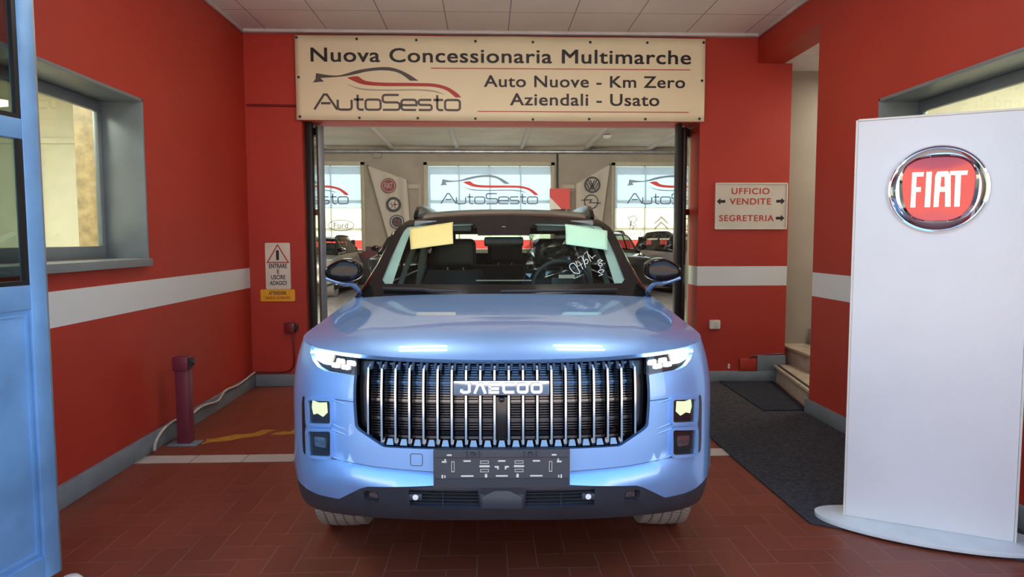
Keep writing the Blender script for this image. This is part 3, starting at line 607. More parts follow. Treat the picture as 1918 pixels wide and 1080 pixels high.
def eb(mb, poly): mb.prism(poly, EO + tn * .020, td, Z, tn * .014); return mb
lt = MB()
eb(lt, [(-.110, -.085), (-.090, -.085), (-.090, -.012), (-.070, -.012), (-.070, .010), (-.090, .010), (-.090, .060), (-.062, .060), (-.060, .080), (-.108, .080)])
eb(lt, [(-.052, -.085), (-.030, -.085), (-.028, .080), (-.050, .080)])
eb(lt, [(-.016, -.085), (.004, -.085), (.006, -.015), (.028, -.015), (.030, -.085), (.052, -.085), (.048, .060), (.036, .080), (-.006, .080), (-.014, .060)])
eb(lt, [(.066, -.085), (.088, -.085), (.088, .060), (.112, .060), (.114, .080), (.044, .080), (.046, .062), (.066, .060)])
lt.build('emblem_lettering', M['emblem_letter'], em)
b = MB(); eb(b, [(.008, .008), (.026, .008), (.024, .055), (.010, .055)]); 
for v in range(len(b.v)): b.v[v] = tuple(Vector(b.v[v]) + tn * .0015)
b.build('emblem_lettering', M['emblem_red'], em)
# ---------------------------------------------------------------- ceiling lamps of the passage (out of the frame, seen in the bonnet)
CL = None
for x, y, lb in ((-.72, 4.56, 'left of the car, nearer the doorway'), (-.72, 3.96, 'left of the car, nearer the street'), (.86, 4.56, 'right of the car, nearer the doorway'), (.86, 3.96, 'right of the car, nearer the street')):
    if CL is None:
        CL = thing('ceiling_lamp', 'x', 'ceiling lamp', group='flat lamps in the passage ceiling')
        MB().ribbon([(-.28, -.16), (.28, -.16), (.28, .16), (-.28, .16)], .02, (0, 0, -.012), X, Y, Z * .012, True).build('lamp_frame', M['lampbody'], CL); MB().box(-.27, -.15, -.008, .27, .15, -.001).build('lamp_panel', M['lampon'], CL); c = CL
    else: c = copy_tree(CL)
    c.location = (x, y, H); c['label'] = 'white flat lamp in the passage ceiling ' + lb
#@@PART2
# ---------------------------------------------------------------- cars
W0, DF, NF, YR, DR, NR = .957, .54, 2.6, 3.95, .55, 2.8
PL = []
for i in range(401):
    t = PI / 2 * (i / 400); PL.append((math.sin(t) ** (2 / NF) * W0, DF * (1 - math.cos(t) ** (2 / NF)) if i < 400 else DF))
PL.append((W0, YR))
for i in range(1, 401):
    t = PI / 2 * (1 - i / 400); PL.append((math.sin(t) ** (2 / NR) * W0 if i < 400 else 0., YR + DR * math.cos(t) ** (2 / NR)))
UL = [0.]
for a, b in zip(PL, PL[1:]): UL.append(UL[-1] + math.dist(a, b))
UF, UE = UL[400], UL[-1]
def tab(T, x):
    if x <= T[0][0]: return T[0][1]
    for (a, b), (c, d) in zip(T, T[1:]):
        if x <= c: return b + (d - b) * (x - a) / (c - a)
    return T[-1][1]
def BP(u):
    u = max(0, min(u, UE)); i = min(max(bisect.bisect_right(UL, u) - 1, 0), len(PL) - 2)
    d = UL[i + 1] - UL[i]; t = (u - UL[i]) / d if d > 0 else 0
    return PL[i][0] + (PL[i + 1][0] - PL[i][0]) * t, PL[i][1] + (PL[i + 1][1] - PL[i][1]) * t
NT = [(.26, .13), (.30, .06), (.33, .022), (.376, .008), (.386, -.010), (.44, -.004), (.475, -.004), (.523, .006), (.62, .008), (.84, .018), (.93, .035), (.985, .062)]
def Wz(z):
    if z > .75: return W0 - .062 * ((z - .75) / .3) ** 2
    return W0 - (.02 * ((.5 - z) / .2) ** 2 if z < .5 else 0)
def crease(u): return tab([(.27, 0), (.52, .010), (.67, .022), (.80, .022)], u)
def chin(u, z):
    if u > .9 or z < .40: return 0
    return tab([(.40, 0), (.44, -.014), (.470, -.024), (.5105, -.016), (.5235, 0)], z - crease(u) * (z > .49)) * tab([(.60, 1), (.88, 0)], u)
CREASE = [[(0, q), (.27, q), (.52, q + .010), (.67, q + .022), (.80, q + .022), (.88, q + .022)] for q in (.5235, .5105)]
def S(u, z):
    bx, by = BP(u); fw = max(0., 1 - by / .5); rw = max(0., (by - 4.0) / .5)
    return Vector((bx / W0 * Wz(z), by + (tab(NT, z) + chin(u, z)) * fw - rw * .10 * max(0, (z - .6) / .5), z))
def SN(u, z):
    e_ = .004; a = S(min(u + e_, UE), z) - S(max(u - e_, 0), z); b = S(u, z + e_) - S(u, z - e_); b.y *= .3
    n = a.cross(b); n.normalize(); c = Vector((0, 2.2, .6)); p = S(u, z)
    return n if n.dot(p - c) > 0 else -n
def ZT(u):
    x, y = BP(u)
    if u < .913: return .968 + .028 * (u / .913) ** 2
    return tab([(.20, .996), (.45, 1.018), (.7, 1.045), (1.0, 1.082), (1.32, 1.120), (2.5, 1.145), (4.2, 1.17), (4.5, 1.15)], y)
def pip(px, py, poly):
    c = False; j = len(poly) - 1
    for i in range(len(poly)):
        xi, yi = poly[i]; xj, yj = poly[j]
        if (yi > py) != (yj > py) and px < (xj - xi) * (py - yi) / (yj - yi) + xi: c = not c
        j = i
    return c
def patch(mb, outer, holes, fn, step=.035, off=0, flange=0, nf=None, rim=True, mirror=True, hflange=True, lines=()):
    """triangulate a region of a parameter surface (with holes), push it out by off, fold its borders inwards by flange"""
    nf = nf or SN
    def resample(P):
        out = []
        for i in range(len(P)):
            a, b = Vector(P[i]), Vector(P[(i + 1) % len(P)]); n = max(1, int((b - a).length / step + .6))
            out += [tuple(a + (b - a) * k / n) for k in range(n)]
        return out
    loops = [resample(outer)] + [resample(q) for q in holes]; vs = []; ed = []
    for L in loops:
        o = len(vs); vs += L; ed += [(o + i, o + (i + 1) % len(L)) for i in range(len(L))]
    for L in lines:
        q = []
        for a, b in zip(L, L[1:]):
            a, b = Vector(a), Vector(b); n = max(1, int((b - a).length / step + .6)); q += [tuple(a + (b - a) * k / n) for k in range(n)]
        q.append(tuple(L[-1])); o = len(vs); vs += q; ed += [(o + i, o + i + 1) for i in range(len(q) - 1)]
    bpts = list(vs); x0 = min(p[0] for p in loops[0]); x1 = max(p[0] for p in loops[0]); y0 = min(p[1] for p in loops[0]); y1 = max(p[1] for p in loops[0])
    cell = {}
    for p in bpts: cell.setdefault((int(p[0] // step), int(p[1] // step)), []).append(p)
    ny = int((y1 - y0) / step) + 1; nx = int((x1 - x0) / step) + 1
    for j in range(ny + 1):
        for i in range(nx + 1):
            x, y = x0 + (i + .5 * (j % 2)) * step, y0 + j * step
            if not pip(x, y, loops[0]) or any(pip(x, y, h) for h in loops[1:]): continue
            ci, cj = int(x // step), int(y // step)
            if any((p[0] - x) ** 2 + (p[1] - y) ** 2 < (.45 * step) ** 2 for a in (-1, 0, 1) for b in (-1, 0, 1) for p in cell.get((ci + a, cj + b), ())): continue
            vs.append((x, y))
    ov, oe, of, *_ = geometry.delaunay_2d_cdt([Vector(p) for p in vs], ed, [], 0, 1e-7)
    F_ = []
    for f in of:
        cx = sum(ov[i][0] for i in f) / 3; cy = sum(ov[i][1] for i in f) / 3
        if pip(cx, cy, loops[0]) and not any(pip(cx, cy, h) for h in loops[1:]): F_.append(tuple(f))
    P3 = [fn(p[0], p[1]) + (nf(p[0], p[1]) * off if off else Vector()) for p in ov]
    for sgn in ((1, -1) if mirror else (1,)):
        mb.add([(p.x * sgn, p.y, p.z) for p in P3], F_ if sgn > 0 else [f[::-1] for f in F_])
    if flange:
        for li, L in enumerate(loops):
            if li == 0 and not rim: continue
            if li > 0 and not hflange: continue
            A = [fn(*p) + nf(*p) * off for p in L]; Bq = [fn(*p) + nf(*p) * (off - flange) for p in L]; n = len(L)
            keep = [i for i in range(n) if not (li == 0 and mirror and L[i][0] < 1e-4 and L[(i + 1) % n][0] < 1e-4)]
            for sgn in ((1, -1) if mirror else (1,)):
                mb.add([(p.x * sgn, p.y, p.z) for p in A + Bq], [(i, (i + 1) % n, n + (i + 1) % n, n + i) for i in keep])
    return mb
def weld(o, d=.0004):
    bm = bmesh.new(); bm.from_mesh(o.data); bmesh.ops.remove_doubles(bm, verts=bm.verts, dist=d); bmesh.ops.recalc_face_normals(bm, faces=bm.faces); bm.to_mesh(o.data); bm.free()
    o.data.shade_smooth(); o.data.set_sharp_from_angle(angle=math.radians(38)); return o
AX1, AX2, TR = .80, 3.47, .355
UC1, UC2 = UF + AX1 - DF, UF + AX2 - DF
def hw(v): return .805 - .10 * v - .05 * max(0, (v - .8) / .2) ** 2
def WS(s, v): return Vector((s * hw(v), 1.07 + .87 * v + s * s * (.20 - .10 * v), 1.135 + .475 * v + .014 * math.sin(PI * v) - .03 * s * s * v))
def WN(s, v):
    a = WS(s + .01, v) - WS(s - .01, v); b = WS(s, v + .01) - WS(s, v - .01); n = a.cross(b).normalized(); return n if n.y < 0 else -n
GRILLE = [(.605, .697), (.600, .686), (.585, .674), (.487, .620), (.475, .616), (.299, .615), (0, .615)]
HEAD = [(.618, .896), (.765, .904), (.820, .918), (.860, .938), (.900, .965), (.912, .996)]
UPL = [(.718, .788), (.848, .776), (.844, .680), (.717, .695)]
LOL = [(.717, .663), (.848, .644), (.845, .542), (.719, .559)]
ARCHR = .405
def archpts(uc, a0, a1, r=ARCHR, n=18): return [(uc + r * math.cos(math.radians(a0 + (a1 - a0) * k / n)), TR + r * math.sin(math.radians(a0 + (a1 - a0) * k / n))) for k in range(n + 1)]
def rdq(q, r=.012, n=4):    # round the corners of a polygon
    out = []; N = len(q)
    for i in range(N):
        p = Vector(q[i]); a = Vector(q[i - 1]) - p; b = Vector(q[(i + 1) % N]) - p; a = p + a.normalized() * r; b = p + b.normalized() * r
        for k in range(n + 1): t = k / n; out.append(tuple(a * (1 - t) ** 2 + p * 2 * t * (1 - t) + b * t * t))
    return out
def shrink(q, d):
    c = Vector((sum(p[0] for p in q) / len(q), sum(p[1] for p in q) / len(q))); return [tuple(Vector(p) + (c - Vector(p)).normalized() * d) for p in q]
def make_wheel(root, x, y, fine=True):
    sg = 1 if x > 0 else -1
    wh = thing_part('wheel', root); wh.location = (x, y, TR)
    w_ = .122; r = TR
    prof = [(.22, -w_ * .8), (.30, -w_ * .98), (.335, -w_ * .92)]
    if fine:
        for k in range(5):
            a = -w_ * .9 + k * (w_ * 1.8 / 5); b = a + w_ * 1.8 / 5; rr_ = r - .012 * abs((a + b) / 2 / w_) ** 2.2
            prof += [(rr_ - .009 if k else rr_ - .004, a), (rr_, a + .005), (rr_, b - .005), (rr_ - .009 if k < 4 else rr_ - .004, b)]
            if k < 4: prof += [(rr_ - .009, b + .001)]
    else: prof += [(r, -w_ * .8), (r, w_ * .8)]
    prof += [(.335, w_ * .92), (.30, w_ * .98), (.22, w_ * .8)]
    MB().lathe(prof, (0, 0, 0), X, 96 if fine else 32).build('tyre', M['tyre_tread'], wh, smooth=35)
    rb = MB().lathe([(.232, -w_ * .8), (.232, w_ * .82 * sg), (.215, w_ * .78 * sg), (.205, w_ * .5 * sg), (.06, w_ * .55 * sg), (.05, w_ * .62 * sg), (.001, w_ * .62 * sg)], (0, 0, 0), X, 40)
    for k in range(5):
        a = 2 * PI * k / 5 + .3
        for da in (-.12, .12):
            d = Vector((0, math.cos(a + da), math.sin(a + da))); p = Vector((0, -math.sin(a + da), math.cos(a + da)))
            rb.obox(Vector((w_ * .66 * sg, 0, 0)) + d * .135, X * .012, d * .085, p * .014)
    rb.build('rim', M['rim'], wh, smooth=40)
    return wh
def thing_part(name, parent):
    o = bpy.data.objects.new(name, None); COL.objects.link(o); o.parent = parent; o.empty_display_size = .05; return o
def tyre_mat():
    m, n, b = nodes('tyre tread rubber'); k = NB(n); g = n.nodes.new('ShaderNodeTexCoord'); s = n.nodes.new('ShaderNodeSeparateXYZ'); n.links.new(g.outputs['Object'], s.inputs[0])
    ang = k.m('ARCTAN2', s.outputs[1], s.outputs[2]); t = k.m('ADD', k.m('MULTIPLY', ang, 13), k.m('MULTIPLY', k.m('ABSOLUTE', s.outputs[0]), 14))
    cut = k.m('LESS_THAN', k.m('FRACT', t), .10)
    c = n.nodes.new('ShaderNodeMix'); c.data_type = 'RGBA'; c.inputs[6].default_value = (.24, .215, .19, 1); c.inputs[7].default_value = (.012, .012, .012, 1); n.links.new(cut, c.inputs[0])
    n.links.new(c.outputs[2], b.inputs['Base Color']); b.inputs['Roughness'].default_value = .75
    bp = n.nodes.new('ShaderNodeBump'); bp.inputs['Strength'].default_value = .8; bp.inputs['Distance'].default_value = .01; bp.invert = True; n.links.new(cut, bp.inputs['Height']); n.links.new(bp.outputs[0], b.inputs['Normal']); return m
M['tyre_tread'] = tyre_mat()
LOWCUT = [(.276, .478), (.545, .458), (.578, .446), (.692, .381), (.817, .376), (.927, .392), (1.0, .398), (UC1 - .4027, .398)]
def body_outline(detail):
    u_end = UE
    P = [(0, .478)] + LOWCUT
    P += archpts(UC1, 173.9, 9.2)[1:] + [(UC1 + .48, .42), (UC2 - .48, .42)] + archpts(UC2, 170.8, 9.2) + [(UC2 + .6, .42), (u_end, .46)]
    P += [(u_end, ZT(u_end))]
    n = 40
    for k in range(1, n): u = u_end - (u_end - .93) * k / n; P.append((u, ZT(u)))
    if detail: P += HEAD[::-1] + [(.612, .79)] + GRILLE
    else: P += [(.912, .996), (.75, .988), (.4, .973), (0, .968)]
    return P
def hood_fn(s, v):
    uh = .913; ub = UF + 1.318 - DF
    def rail(k): u = uh + (ub - uh) * k; return S(u, ZT(u))
    def front(t): u = abs(t) * uh; p = S(u, ZT(u)); return Vector((math.copysign(p.x, t), p.y, p.z))
    xr = rail(1).x
    def top(t): x = t * xr; return Vector((x, 1.085 + .233 * (x / xr) ** 2, 1.152 - .032 * (x / xr) ** 2))
    r = rail(v); L = Vector((-r.x, r.y, r.z)); a = (s + 1) / 2
    A = front(s) * (1 - v) + top(s) * v; Bc = L * (1 - a) + r * a
    C = (front(-1) * (1 - a) + front(1) * a) * (1 - v) + (top(-1) * (1 - a) + top(1) * a) * v
    p = A + Bc - C
    p.z += .075 * (1 - math.exp(-v / .13) - v) * (1 - abs(s) ** 2.6)
    d = abs(abs(s) - (.74 - .10 * (1 - v))); p.z += .006 * max(0, 1 - d / .16) ** 2 * math.sin(PI * v)
    return p
def make_car(name, label, paint, loc, rz, scale=(1, 1, 1), detail=False, roofm=None, group=None):
    root = thing(name, label, 'car', loc, rz, group); root.scale = scale
    st_ = .035 if detail else .07
    # body shell
    weld(patch(MB(), body_outline(detail), [rdq(UPL), rdq(LOL)] if detail else [], S, st_, flange=.022, lines=CREASE if detail else ()).build('body', paint, root, recalc=False))
    # bonnet
    nu, nv = (64, 40) if detail else (24, 16)
    hb = MB().grid(lambda a, v: hood_fn(a * 2 - 1, v), nu, nv)
    ed = [hood_fn(i / nu * 2 - 1, 0) for i in range(nu + 1)]
    hb.add(ed + [p + Vector((0, .012, -.018)) for p in ed], [(i, i + 1, nu + 2 + i, nu + 1 + i) for i in range(nu)])
    ho = hb.build('bonnet', paint, root, recalc=True); weld(ho); ho.data.set_sharp_from_angle(angle=math.radians(60))
    # sills and arches
    b = MB()
    patch(b, [(UC1 + .36, .42), (UC2 - .36, .42), (UC2 - .36, .25), (UC1 + .36, .25)], [], S, .08, off=-.004)
    for uc in (UC1, UC2): patch(b, archpts(uc, 172, 8, ARCHR + .005) + archpts(uc, 8, 172, .375), [], S, .06, off=.006, flange=.03)
    patch(b, [(UC2 + .36, .44), (UE, .48), (UE, .30), (UC2 + .36, .28)], [], S, .08, off=-.003)
    b.build('sill_cladding', M['trim_black'], root, recalc=False, smooth=40)
    MB().box(-.9, .5, .2, .9, 4.3, .32).box(-.62, .45, .3, .62, 1.3, .93).box(-.66, 1.2, .3, .66, 4.2, .8).build('underbody', M['black'], root)
    # windscreen and its black border
    inner = [(-.905, .16), (-.87, .118), (.87, .118), (.905, .16), (.925, .86), (.90, .905), (.30, .880), (.245, .84), (.222, .69), (-.222, .69), (-.245, .84), (-.30, .880), (-.90, .905), (-.925, .86)]
    outer = [(-1, -.04), (1, -.04), (1, 1), (-1, 1)]
    st2 = .06 if detail else .12
    weld(patch(MB(), outer, [inner], WS, st2, nf=WN, mirror=False).build('windscreen_border', M['frit'], root, recalc=False))
    weld(patch(MB(), inner, [], WS, st2, nf=WN, mirror=False, off=-.001).build('windscreen', M['ws'], root, recalc=False))
    # roof
    def roof(a, c):
        y = 1.94 + 2.42 * c; s = a * 2 - 1; y += (.10 * s * s) * (1 - c)
        z = tab([(1.94, 1.605), (2.05, 1.632), (2.25, 1.662), (2.5, 1.676), (3.2, 1.676), (3.9, 1.635), (4.34, 1.575)], y - .10 * s * s * (1 - c))
        return Vector((s * (.655 - .03 * c), y, z - .03 * abs(s) ** 2.5))
    MB().grid(roof, 24, 24).build('roof', roofm or M['gloss_black'], root, smooth=60)
    for sg in (-1, 1):
        rp = catmull([(2.08, 1.60), (2.22, 1.668), (2.45, 1.698), (3.2, 1.700), (3.85, 1.668), (4.02, 1.60)], 6)
        MB().prism(rp, (sg * .612 - .014, 0, 0), Y, Z, X * .028).build('roof_rail', M['gloss_black'], root, bevel=.008)
        # side glass: from belt line up to roof edge
        def side(a, c, sg=sg):
            yb = 1.28 + 3.05 * a; ub = UF + min(yb, YR) - DF; bx = S(ub, ZT(ub)); lo = Vector((bx.x - .01, yb, bx.z))
            if a < .27:
                k = a / .27; hi = WS(1, k) if k < 1 else WS(1, 1)
            else: hi = roof(1, (a - .27) / .73)
            p = lo * (1 - c) + hi * c; p.x += .02 * math.sin(PI * c); return Vector((p.x * sg, p.y, p.z))
        b1, panes = MB(), [MB(), MB(), MB()]
        for j in range(8):
            for i in range(40):
                a0, a1, c0, c1 = i / 40, (i + 1) / 40, j / 8, (j + 1) / 8
                am, cm = (a0 + a1) / 2, (c0 + c1) / 2
                solid = cm < .10 or cm > .88 or am > .93 or abs(am - .47) < .022 or abs(am - .76) < .022 or am < .09
                q = [side(a0, c0), side(a1, c0), side(a1, c1), side(a0, c1)]
                (b1 if solid else panes[0 if am < .47 else 1 if am < .76 else 2]).add(q, [(0, 1, 2, 3)])
        weld(b1.build('side_pillars', M['gloss_black'], root))
        for pb in panes: weld(pb.build('side_window', M['sideglass'], root))
        # mirror
        mr = MB(); c0 = Vector((sg * .93, 1.33, 1.262))
        def mirf(a, c, sg=sg):
            t = 2 * PI * a; f = c; x, z = sq(t, 1, 1, 2.6)
            wx = .112 * (1 - .10 * (1 - f)); hz = .068
            xx = x * wx; zz = z * hz * (1 - .38 * max(0, x)) + .010 * (1 - max(0, x))
            sc = tab([(0, 1), (.3, 1.0), (.5, .97), (.65, .90), (.8, .62), (1, .02)], f); dp = tab([(0, .07), (.3, -.01), (.5, -.045), (.65, -.062), (.8, -.070), (1, -.072)], f)
            return Vector((c0.x + sg * xx * sc, c0.y + dp, c0.z + zz * sc))
        mr.grid(mirf, 32, 12); mr.build('door_mirror', M['gloss_black'] if detail else M['gloss_black'], root, smooth=50)
        MB().prism([sq(2 * PI * k / 24, .1, .058, 2.6) for k in range(24)], c0 + Vector((0, .068, .004)), X * 1, Z, Y * .004).build('mirror_glass', M['chrome'], root)
        ar = catmull([(sg * .845, 1.38, 1.125), (sg * .868, 1.36, 1.165), (sg * .895, 1.34, 1.190), (sg * .95, 1.335, 1.197), (sg * 1.035, 1.335, 1.225)], 5)
        MB().tube(ar, [.028] * 10 + [.022] * 5 + [.014] * (len(ar) - 15), 10, .014).build('mirror_arm', paint, root, smooth=50)
        for ya in (AX1, AX2): make_wheel(root, sg * .785, ya, detail)
        for ya in (AX1, AX2):
            MB().grid(lambda a, c: Vector((sg * (.55 + .35 * c), ya + .425 * math.cos(PI * a), TR + .425 * math.sin(PI * a))), 18, 2).build('wheel_well', M['black'], root, smooth=60)
    # rear window
    MB().grid(lambda a, c: Vector(((a * 2 - 1) * (.62 + .12 * (1 - c)), 4.44 - .11 * c - .12 * (a * 2 - 1) ** 2, 1.16 + .41 * c)), 12, 6).build('rear_window', M['ws'], root, smooth=60)
    b = MB(); b.box(-.80, 4.24, .4, .80, 4.30, 1.31); b.box(-.74, 4.22, 1.22, -.50, 4.27, 1.55); b.box(.50, 4.22, 1.22, .74, 4.27, 1.55); b.box(-.6, 4.20, 1.50, .6, 4.24, 1.58); b.build('tailgate_lining', M['interior'], root)
    # seats, dash
    b = MB(); b.box(-.78, 1.32, .6, .78, 1.62, 1.08); b.grid(lambda a, c: Vector(((a * 2 - 1) * (.78 - .1 * (c - .5)), 1.15 + c * .55 + .18 * (a * 2 - 1) ** 2 * (1 - c), 1.125 + .035 * math.sin(PI * c) + .02 * c)), 16, 8)
    b.build('dashboard', M['interior'], root, smooth=50)
    for sg in (-1, 1):
        b = MB(); b.box(min(sg * .70, sg * .84), 1.45, .42, max(sg * .70, sg * .84), 4.2, 1.10); b.build('door_lining', M['interior'], root, bevel=.02)
    for x, y, wd in ((-.37, 2.35, .27), (.37, 2.35, .27), (0, 3.35, .62)):
        b = MB()
        b.grid(lambda a, c: Vector((x + sq(2 * PI * a, wd * (1 - .25 * max(0, c - .72) / .28), .07, 4)[0], y + .20 * c - .12 + sq(2 * PI * a, .1, .075, 3)[1], .60 + .62 * c)), 24, 12)
        b.box(x - wd * .72, y + .03, 1.19, x + wd * .72, y + .13, 1.222)
        b.box(x - wd, y - .55, .5, x + wd, y, .70)
        se = b.build('seat', M['seat'], root, smooth=50)
        for hx, hh in (((x, .155),) if wd < .5 else ((-.49, .13), (0, .155), (.49, .13))):
            MB().box(hx - hh, y + .10, 1.238, hx + hh, y + .20, 1.455).build('headrest', M['seat'], se, bevel=.045, segs=4)
            hb_ = MB()
            for q in (-.06, .06): hb_.tube([(hx + q, y + .13, 1.20), (hx + q, y + .14, 1.26)], .007, 8)
            hb_.build('headrest_post', M['alu_light'], se)
    return root
CARO = Vector((.0553, 2.66, 0)); CARA = -math.radians(1.75)
car = make_car('suv_car', 'pale silver-blue SUV with tall slatted grille standing in the doorway', M['paint'], CARO, CARA, detail=True)
car['category'] = 'car'
# --- front mask: dark backing, slats, bars
gl = thing_part('grille', car)
GP = [(0, .966), (.20, .9665), (.40, .968), (.55, .970), (.634, .972), (.622, .896), (.612, .79)] + GRILLE
weld(patch(MB(), GP, [], S, .05, off=-.055).build('grille_back', M['lampblack'], gl, recalc=False))
def xu(x, z):
    lo, hi = 0, UF
    for _ in range(40):
        m = (lo + hi) / 2
        if S(m, z).x < x: lo = m
        else: hi = m
    return lo
def gbot(x):   # lower edge of the grille opening at lateral x
    return tab([(0, .617), (.48, .618), (.56, .662), (.585, .680), (.60, .697)], abs(x))
# fine louvres between the bars
lv, lw_ = MB(), MB()
for z in [.655 + .0105 * k for k in range(29)]:
    if 0 and z: pass
    pts = []
    for k in range(-24, 25):
        x = k / 24 * .552
        if z < gbot(x) + .02: continue
        u = xu(abs(x), z); p = S(u, z) - SN(u, z) * (.038 if round((z - .655) / .0105) % 7 else .030); pts.append((math.copysign(p.x, x), p.y, p.z))
    wv = .0024 if round((z - .655) / .0105) % 7 else .0050; tl = 2 * wv * math.tan(math.radians(8 + 22 * max(0, (z - .80) / .15)))
    for p, q in zip(pts, pts[1:]):
        (lv if z > .80 else lw_).add([(p[0], p[1], p[2] - wv), (q[0], q[1], q[2] - wv), (q[0], q[1] + tl, q[2] + wv), (p[0], p[1] + tl, p[2] + wv), (p[0], p[1] + .012, p[2] + wv), (q[0], q[1] + .012, q[2] + wv)], [(0, 1, 2, 3), (3, 2, 5, 4)])
lv.build('grille_louvre', M['dark_chrome'], gl, recalc=False); lw_.build('grille_louvre', M['louvre_dimmed'], gl, recalc=False)  # sky reflection above and dark below are put into two louvre colours
GX = [(i - 9.5) * .0565 for i in range(20)]
for x in GX:
    sg = 1 if x > 0 else -1; zb = gbot(x) + .006; bm = MB(); N = 22; rows = []; ztop_ = .946
    for k in range(N + 1):
        z = zb + (ztop_ - zb) * k / N; u = xu(abs(x), z); p = S(u, z); n = SN(u, z); n.x *= sg; p.x *= sg; t = Vector((n.y, -n.x, 0)).normalized(); t = -t if t.x < 0 else t
        f = p + n * (.010 if k not in (0, N) else -.01); bk = p - n * .045
        rows.append([bk - t * .0085, f - t * .0085 - n * .012, f - t * .0040, f + t * .0040, f + t * .0085 - n * .012, bk + t * .0085])
    for k in range(N):
        for j in (0, 4): bm.add([rows[k][j], rows[k][j + 1], rows[k + 1][j + 1], rows[k + 1][j]], [(0, 1, 2, 3)])
    bar = bm.build('grille_bar', M['gloss_black'], gl, smooth=30)
    bm = MB()
    for k in range(N):
        for j in (1, 2, 3): bm.add([rows[k][j], rows[k][j + 1], rows[k + 1][j + 1], rows[k + 1][j]], [(0, 1, 2, 3)])
    co = weld(bm.build('bar_chrome', M['bar_chrome'], gl), .0002)
# little chrome ramps at the foot and dark hooks at the top of each gap
for i in range(21):
    x = (i - 10) * .0565; z0 = gbot(x) + .004; sg = 1 if x >= 0 else -1
    for nm, xa, xb, za, zb, oa, ob in () if abs(x) > .50 else (('grille_ramp', -.012, .012, z0 + .004, z0 + .028, -.004, -.011), ('grille_step', -.019, .019, z0 + .046, z0 + .064, -.020, -.015)):
        V = []
        for xx, zz, of in ((xa * 1.25, za, oa), (xb * 1.25, za, oa), (xb * .8, zb, ob), (xa * .8, zb, ob)):
            q = x + xx; u = xu(min(abs(q), .64), zz); p = S(u, zz) + SN(u, zz) * of; V.append((math.copysign(p.x, q), p.y, p.z))
        MB().add(V, [(0, 1, 2, 3)]).build(nm, M['ramp'] if nm == 'grille_ramp' else M['dark_chrome'], gl, recalc=False)
    if abs(x) < .56:
        for q0 in (-.021, .013):
            V = []
            for xx, zz in ((q0, .928), (q0 + .007, .928), (q0 + .009, .955), (q0 - .001, .955)):
                q = x + xx; u = xu(abs(q), zz); p = S(u, zz) + SN(u, zz) * .001; V.append((math.copysign(p.x, q), p.y, p.z))
            MB().add(V + [(a, b_ + .03, c) for a, b_, c in V], [(0, 1, 2, 3), (0, 1, 5, 4), (1, 2, 6, 5), (3, 0, 4, 7), (2, 3, 7, 6)]).build('grille_hook', M['trim_black'], gl)
MB().box(-.030, .02, .655, .030, .05, .825).lathe([(.001, .012), (.010, .010), (.012, 0)], (0, .02, .815), -Y, 16).build('front_camera', M['lampblack'], gl, bevel=.003)
# --- badge
BG = Vector((0, -.002, 0))
bp_ = MB().prism(rrect(-.189, .836, .188, .894, .004), BG, X, Z, Y * .02).build('badge_plate', M['badge'] if 'badge' in M else M['gloss_black'], car, bevel=.003)
bl = MB(); bo_ = BG + Vector((0, -.001, 0)); bd = -Y * .006; yb, yt, ss = .845, .886, .0105
def bw(*pts, closed=False): bl.ribbon([(p[0], p[1]) for p in pts], ss, bo_, X, Z, bd, closed)
bw((-.158, .862), (-.158, .854), (-.151, yb + .005), (-.135, yb + .005), (-.127, .854), (-.127, yt))
bw((-.106, yb), (-.092, yt - .005), (-.078, yt - .005), (-.064, yb))
bw((-.052, yt - .005), (-.010, yt - .005)); bw((-.052, .865), (-.010, .865)); bw((-.052, yb + .005), (-.010, yb + .005)); bw((-.047, yt - .005), (-.047, yb + .005))
bw((.050, yt - .005), (.013, yt - .005), (.008, yt - .011), (.008, yb + .011), (.013, yb + .005), (.050, yb + .005))
for cx in (.083, .138): bl.ribbon(rrect(cx - .018, yb + .005, cx + .018, yt - .005, .008), ss, bo_, X, Z, bd, True)
bl.build('badge_lettering', M['badge_letter'] if 'badge_letter' in M else M['chrome'], bp_)
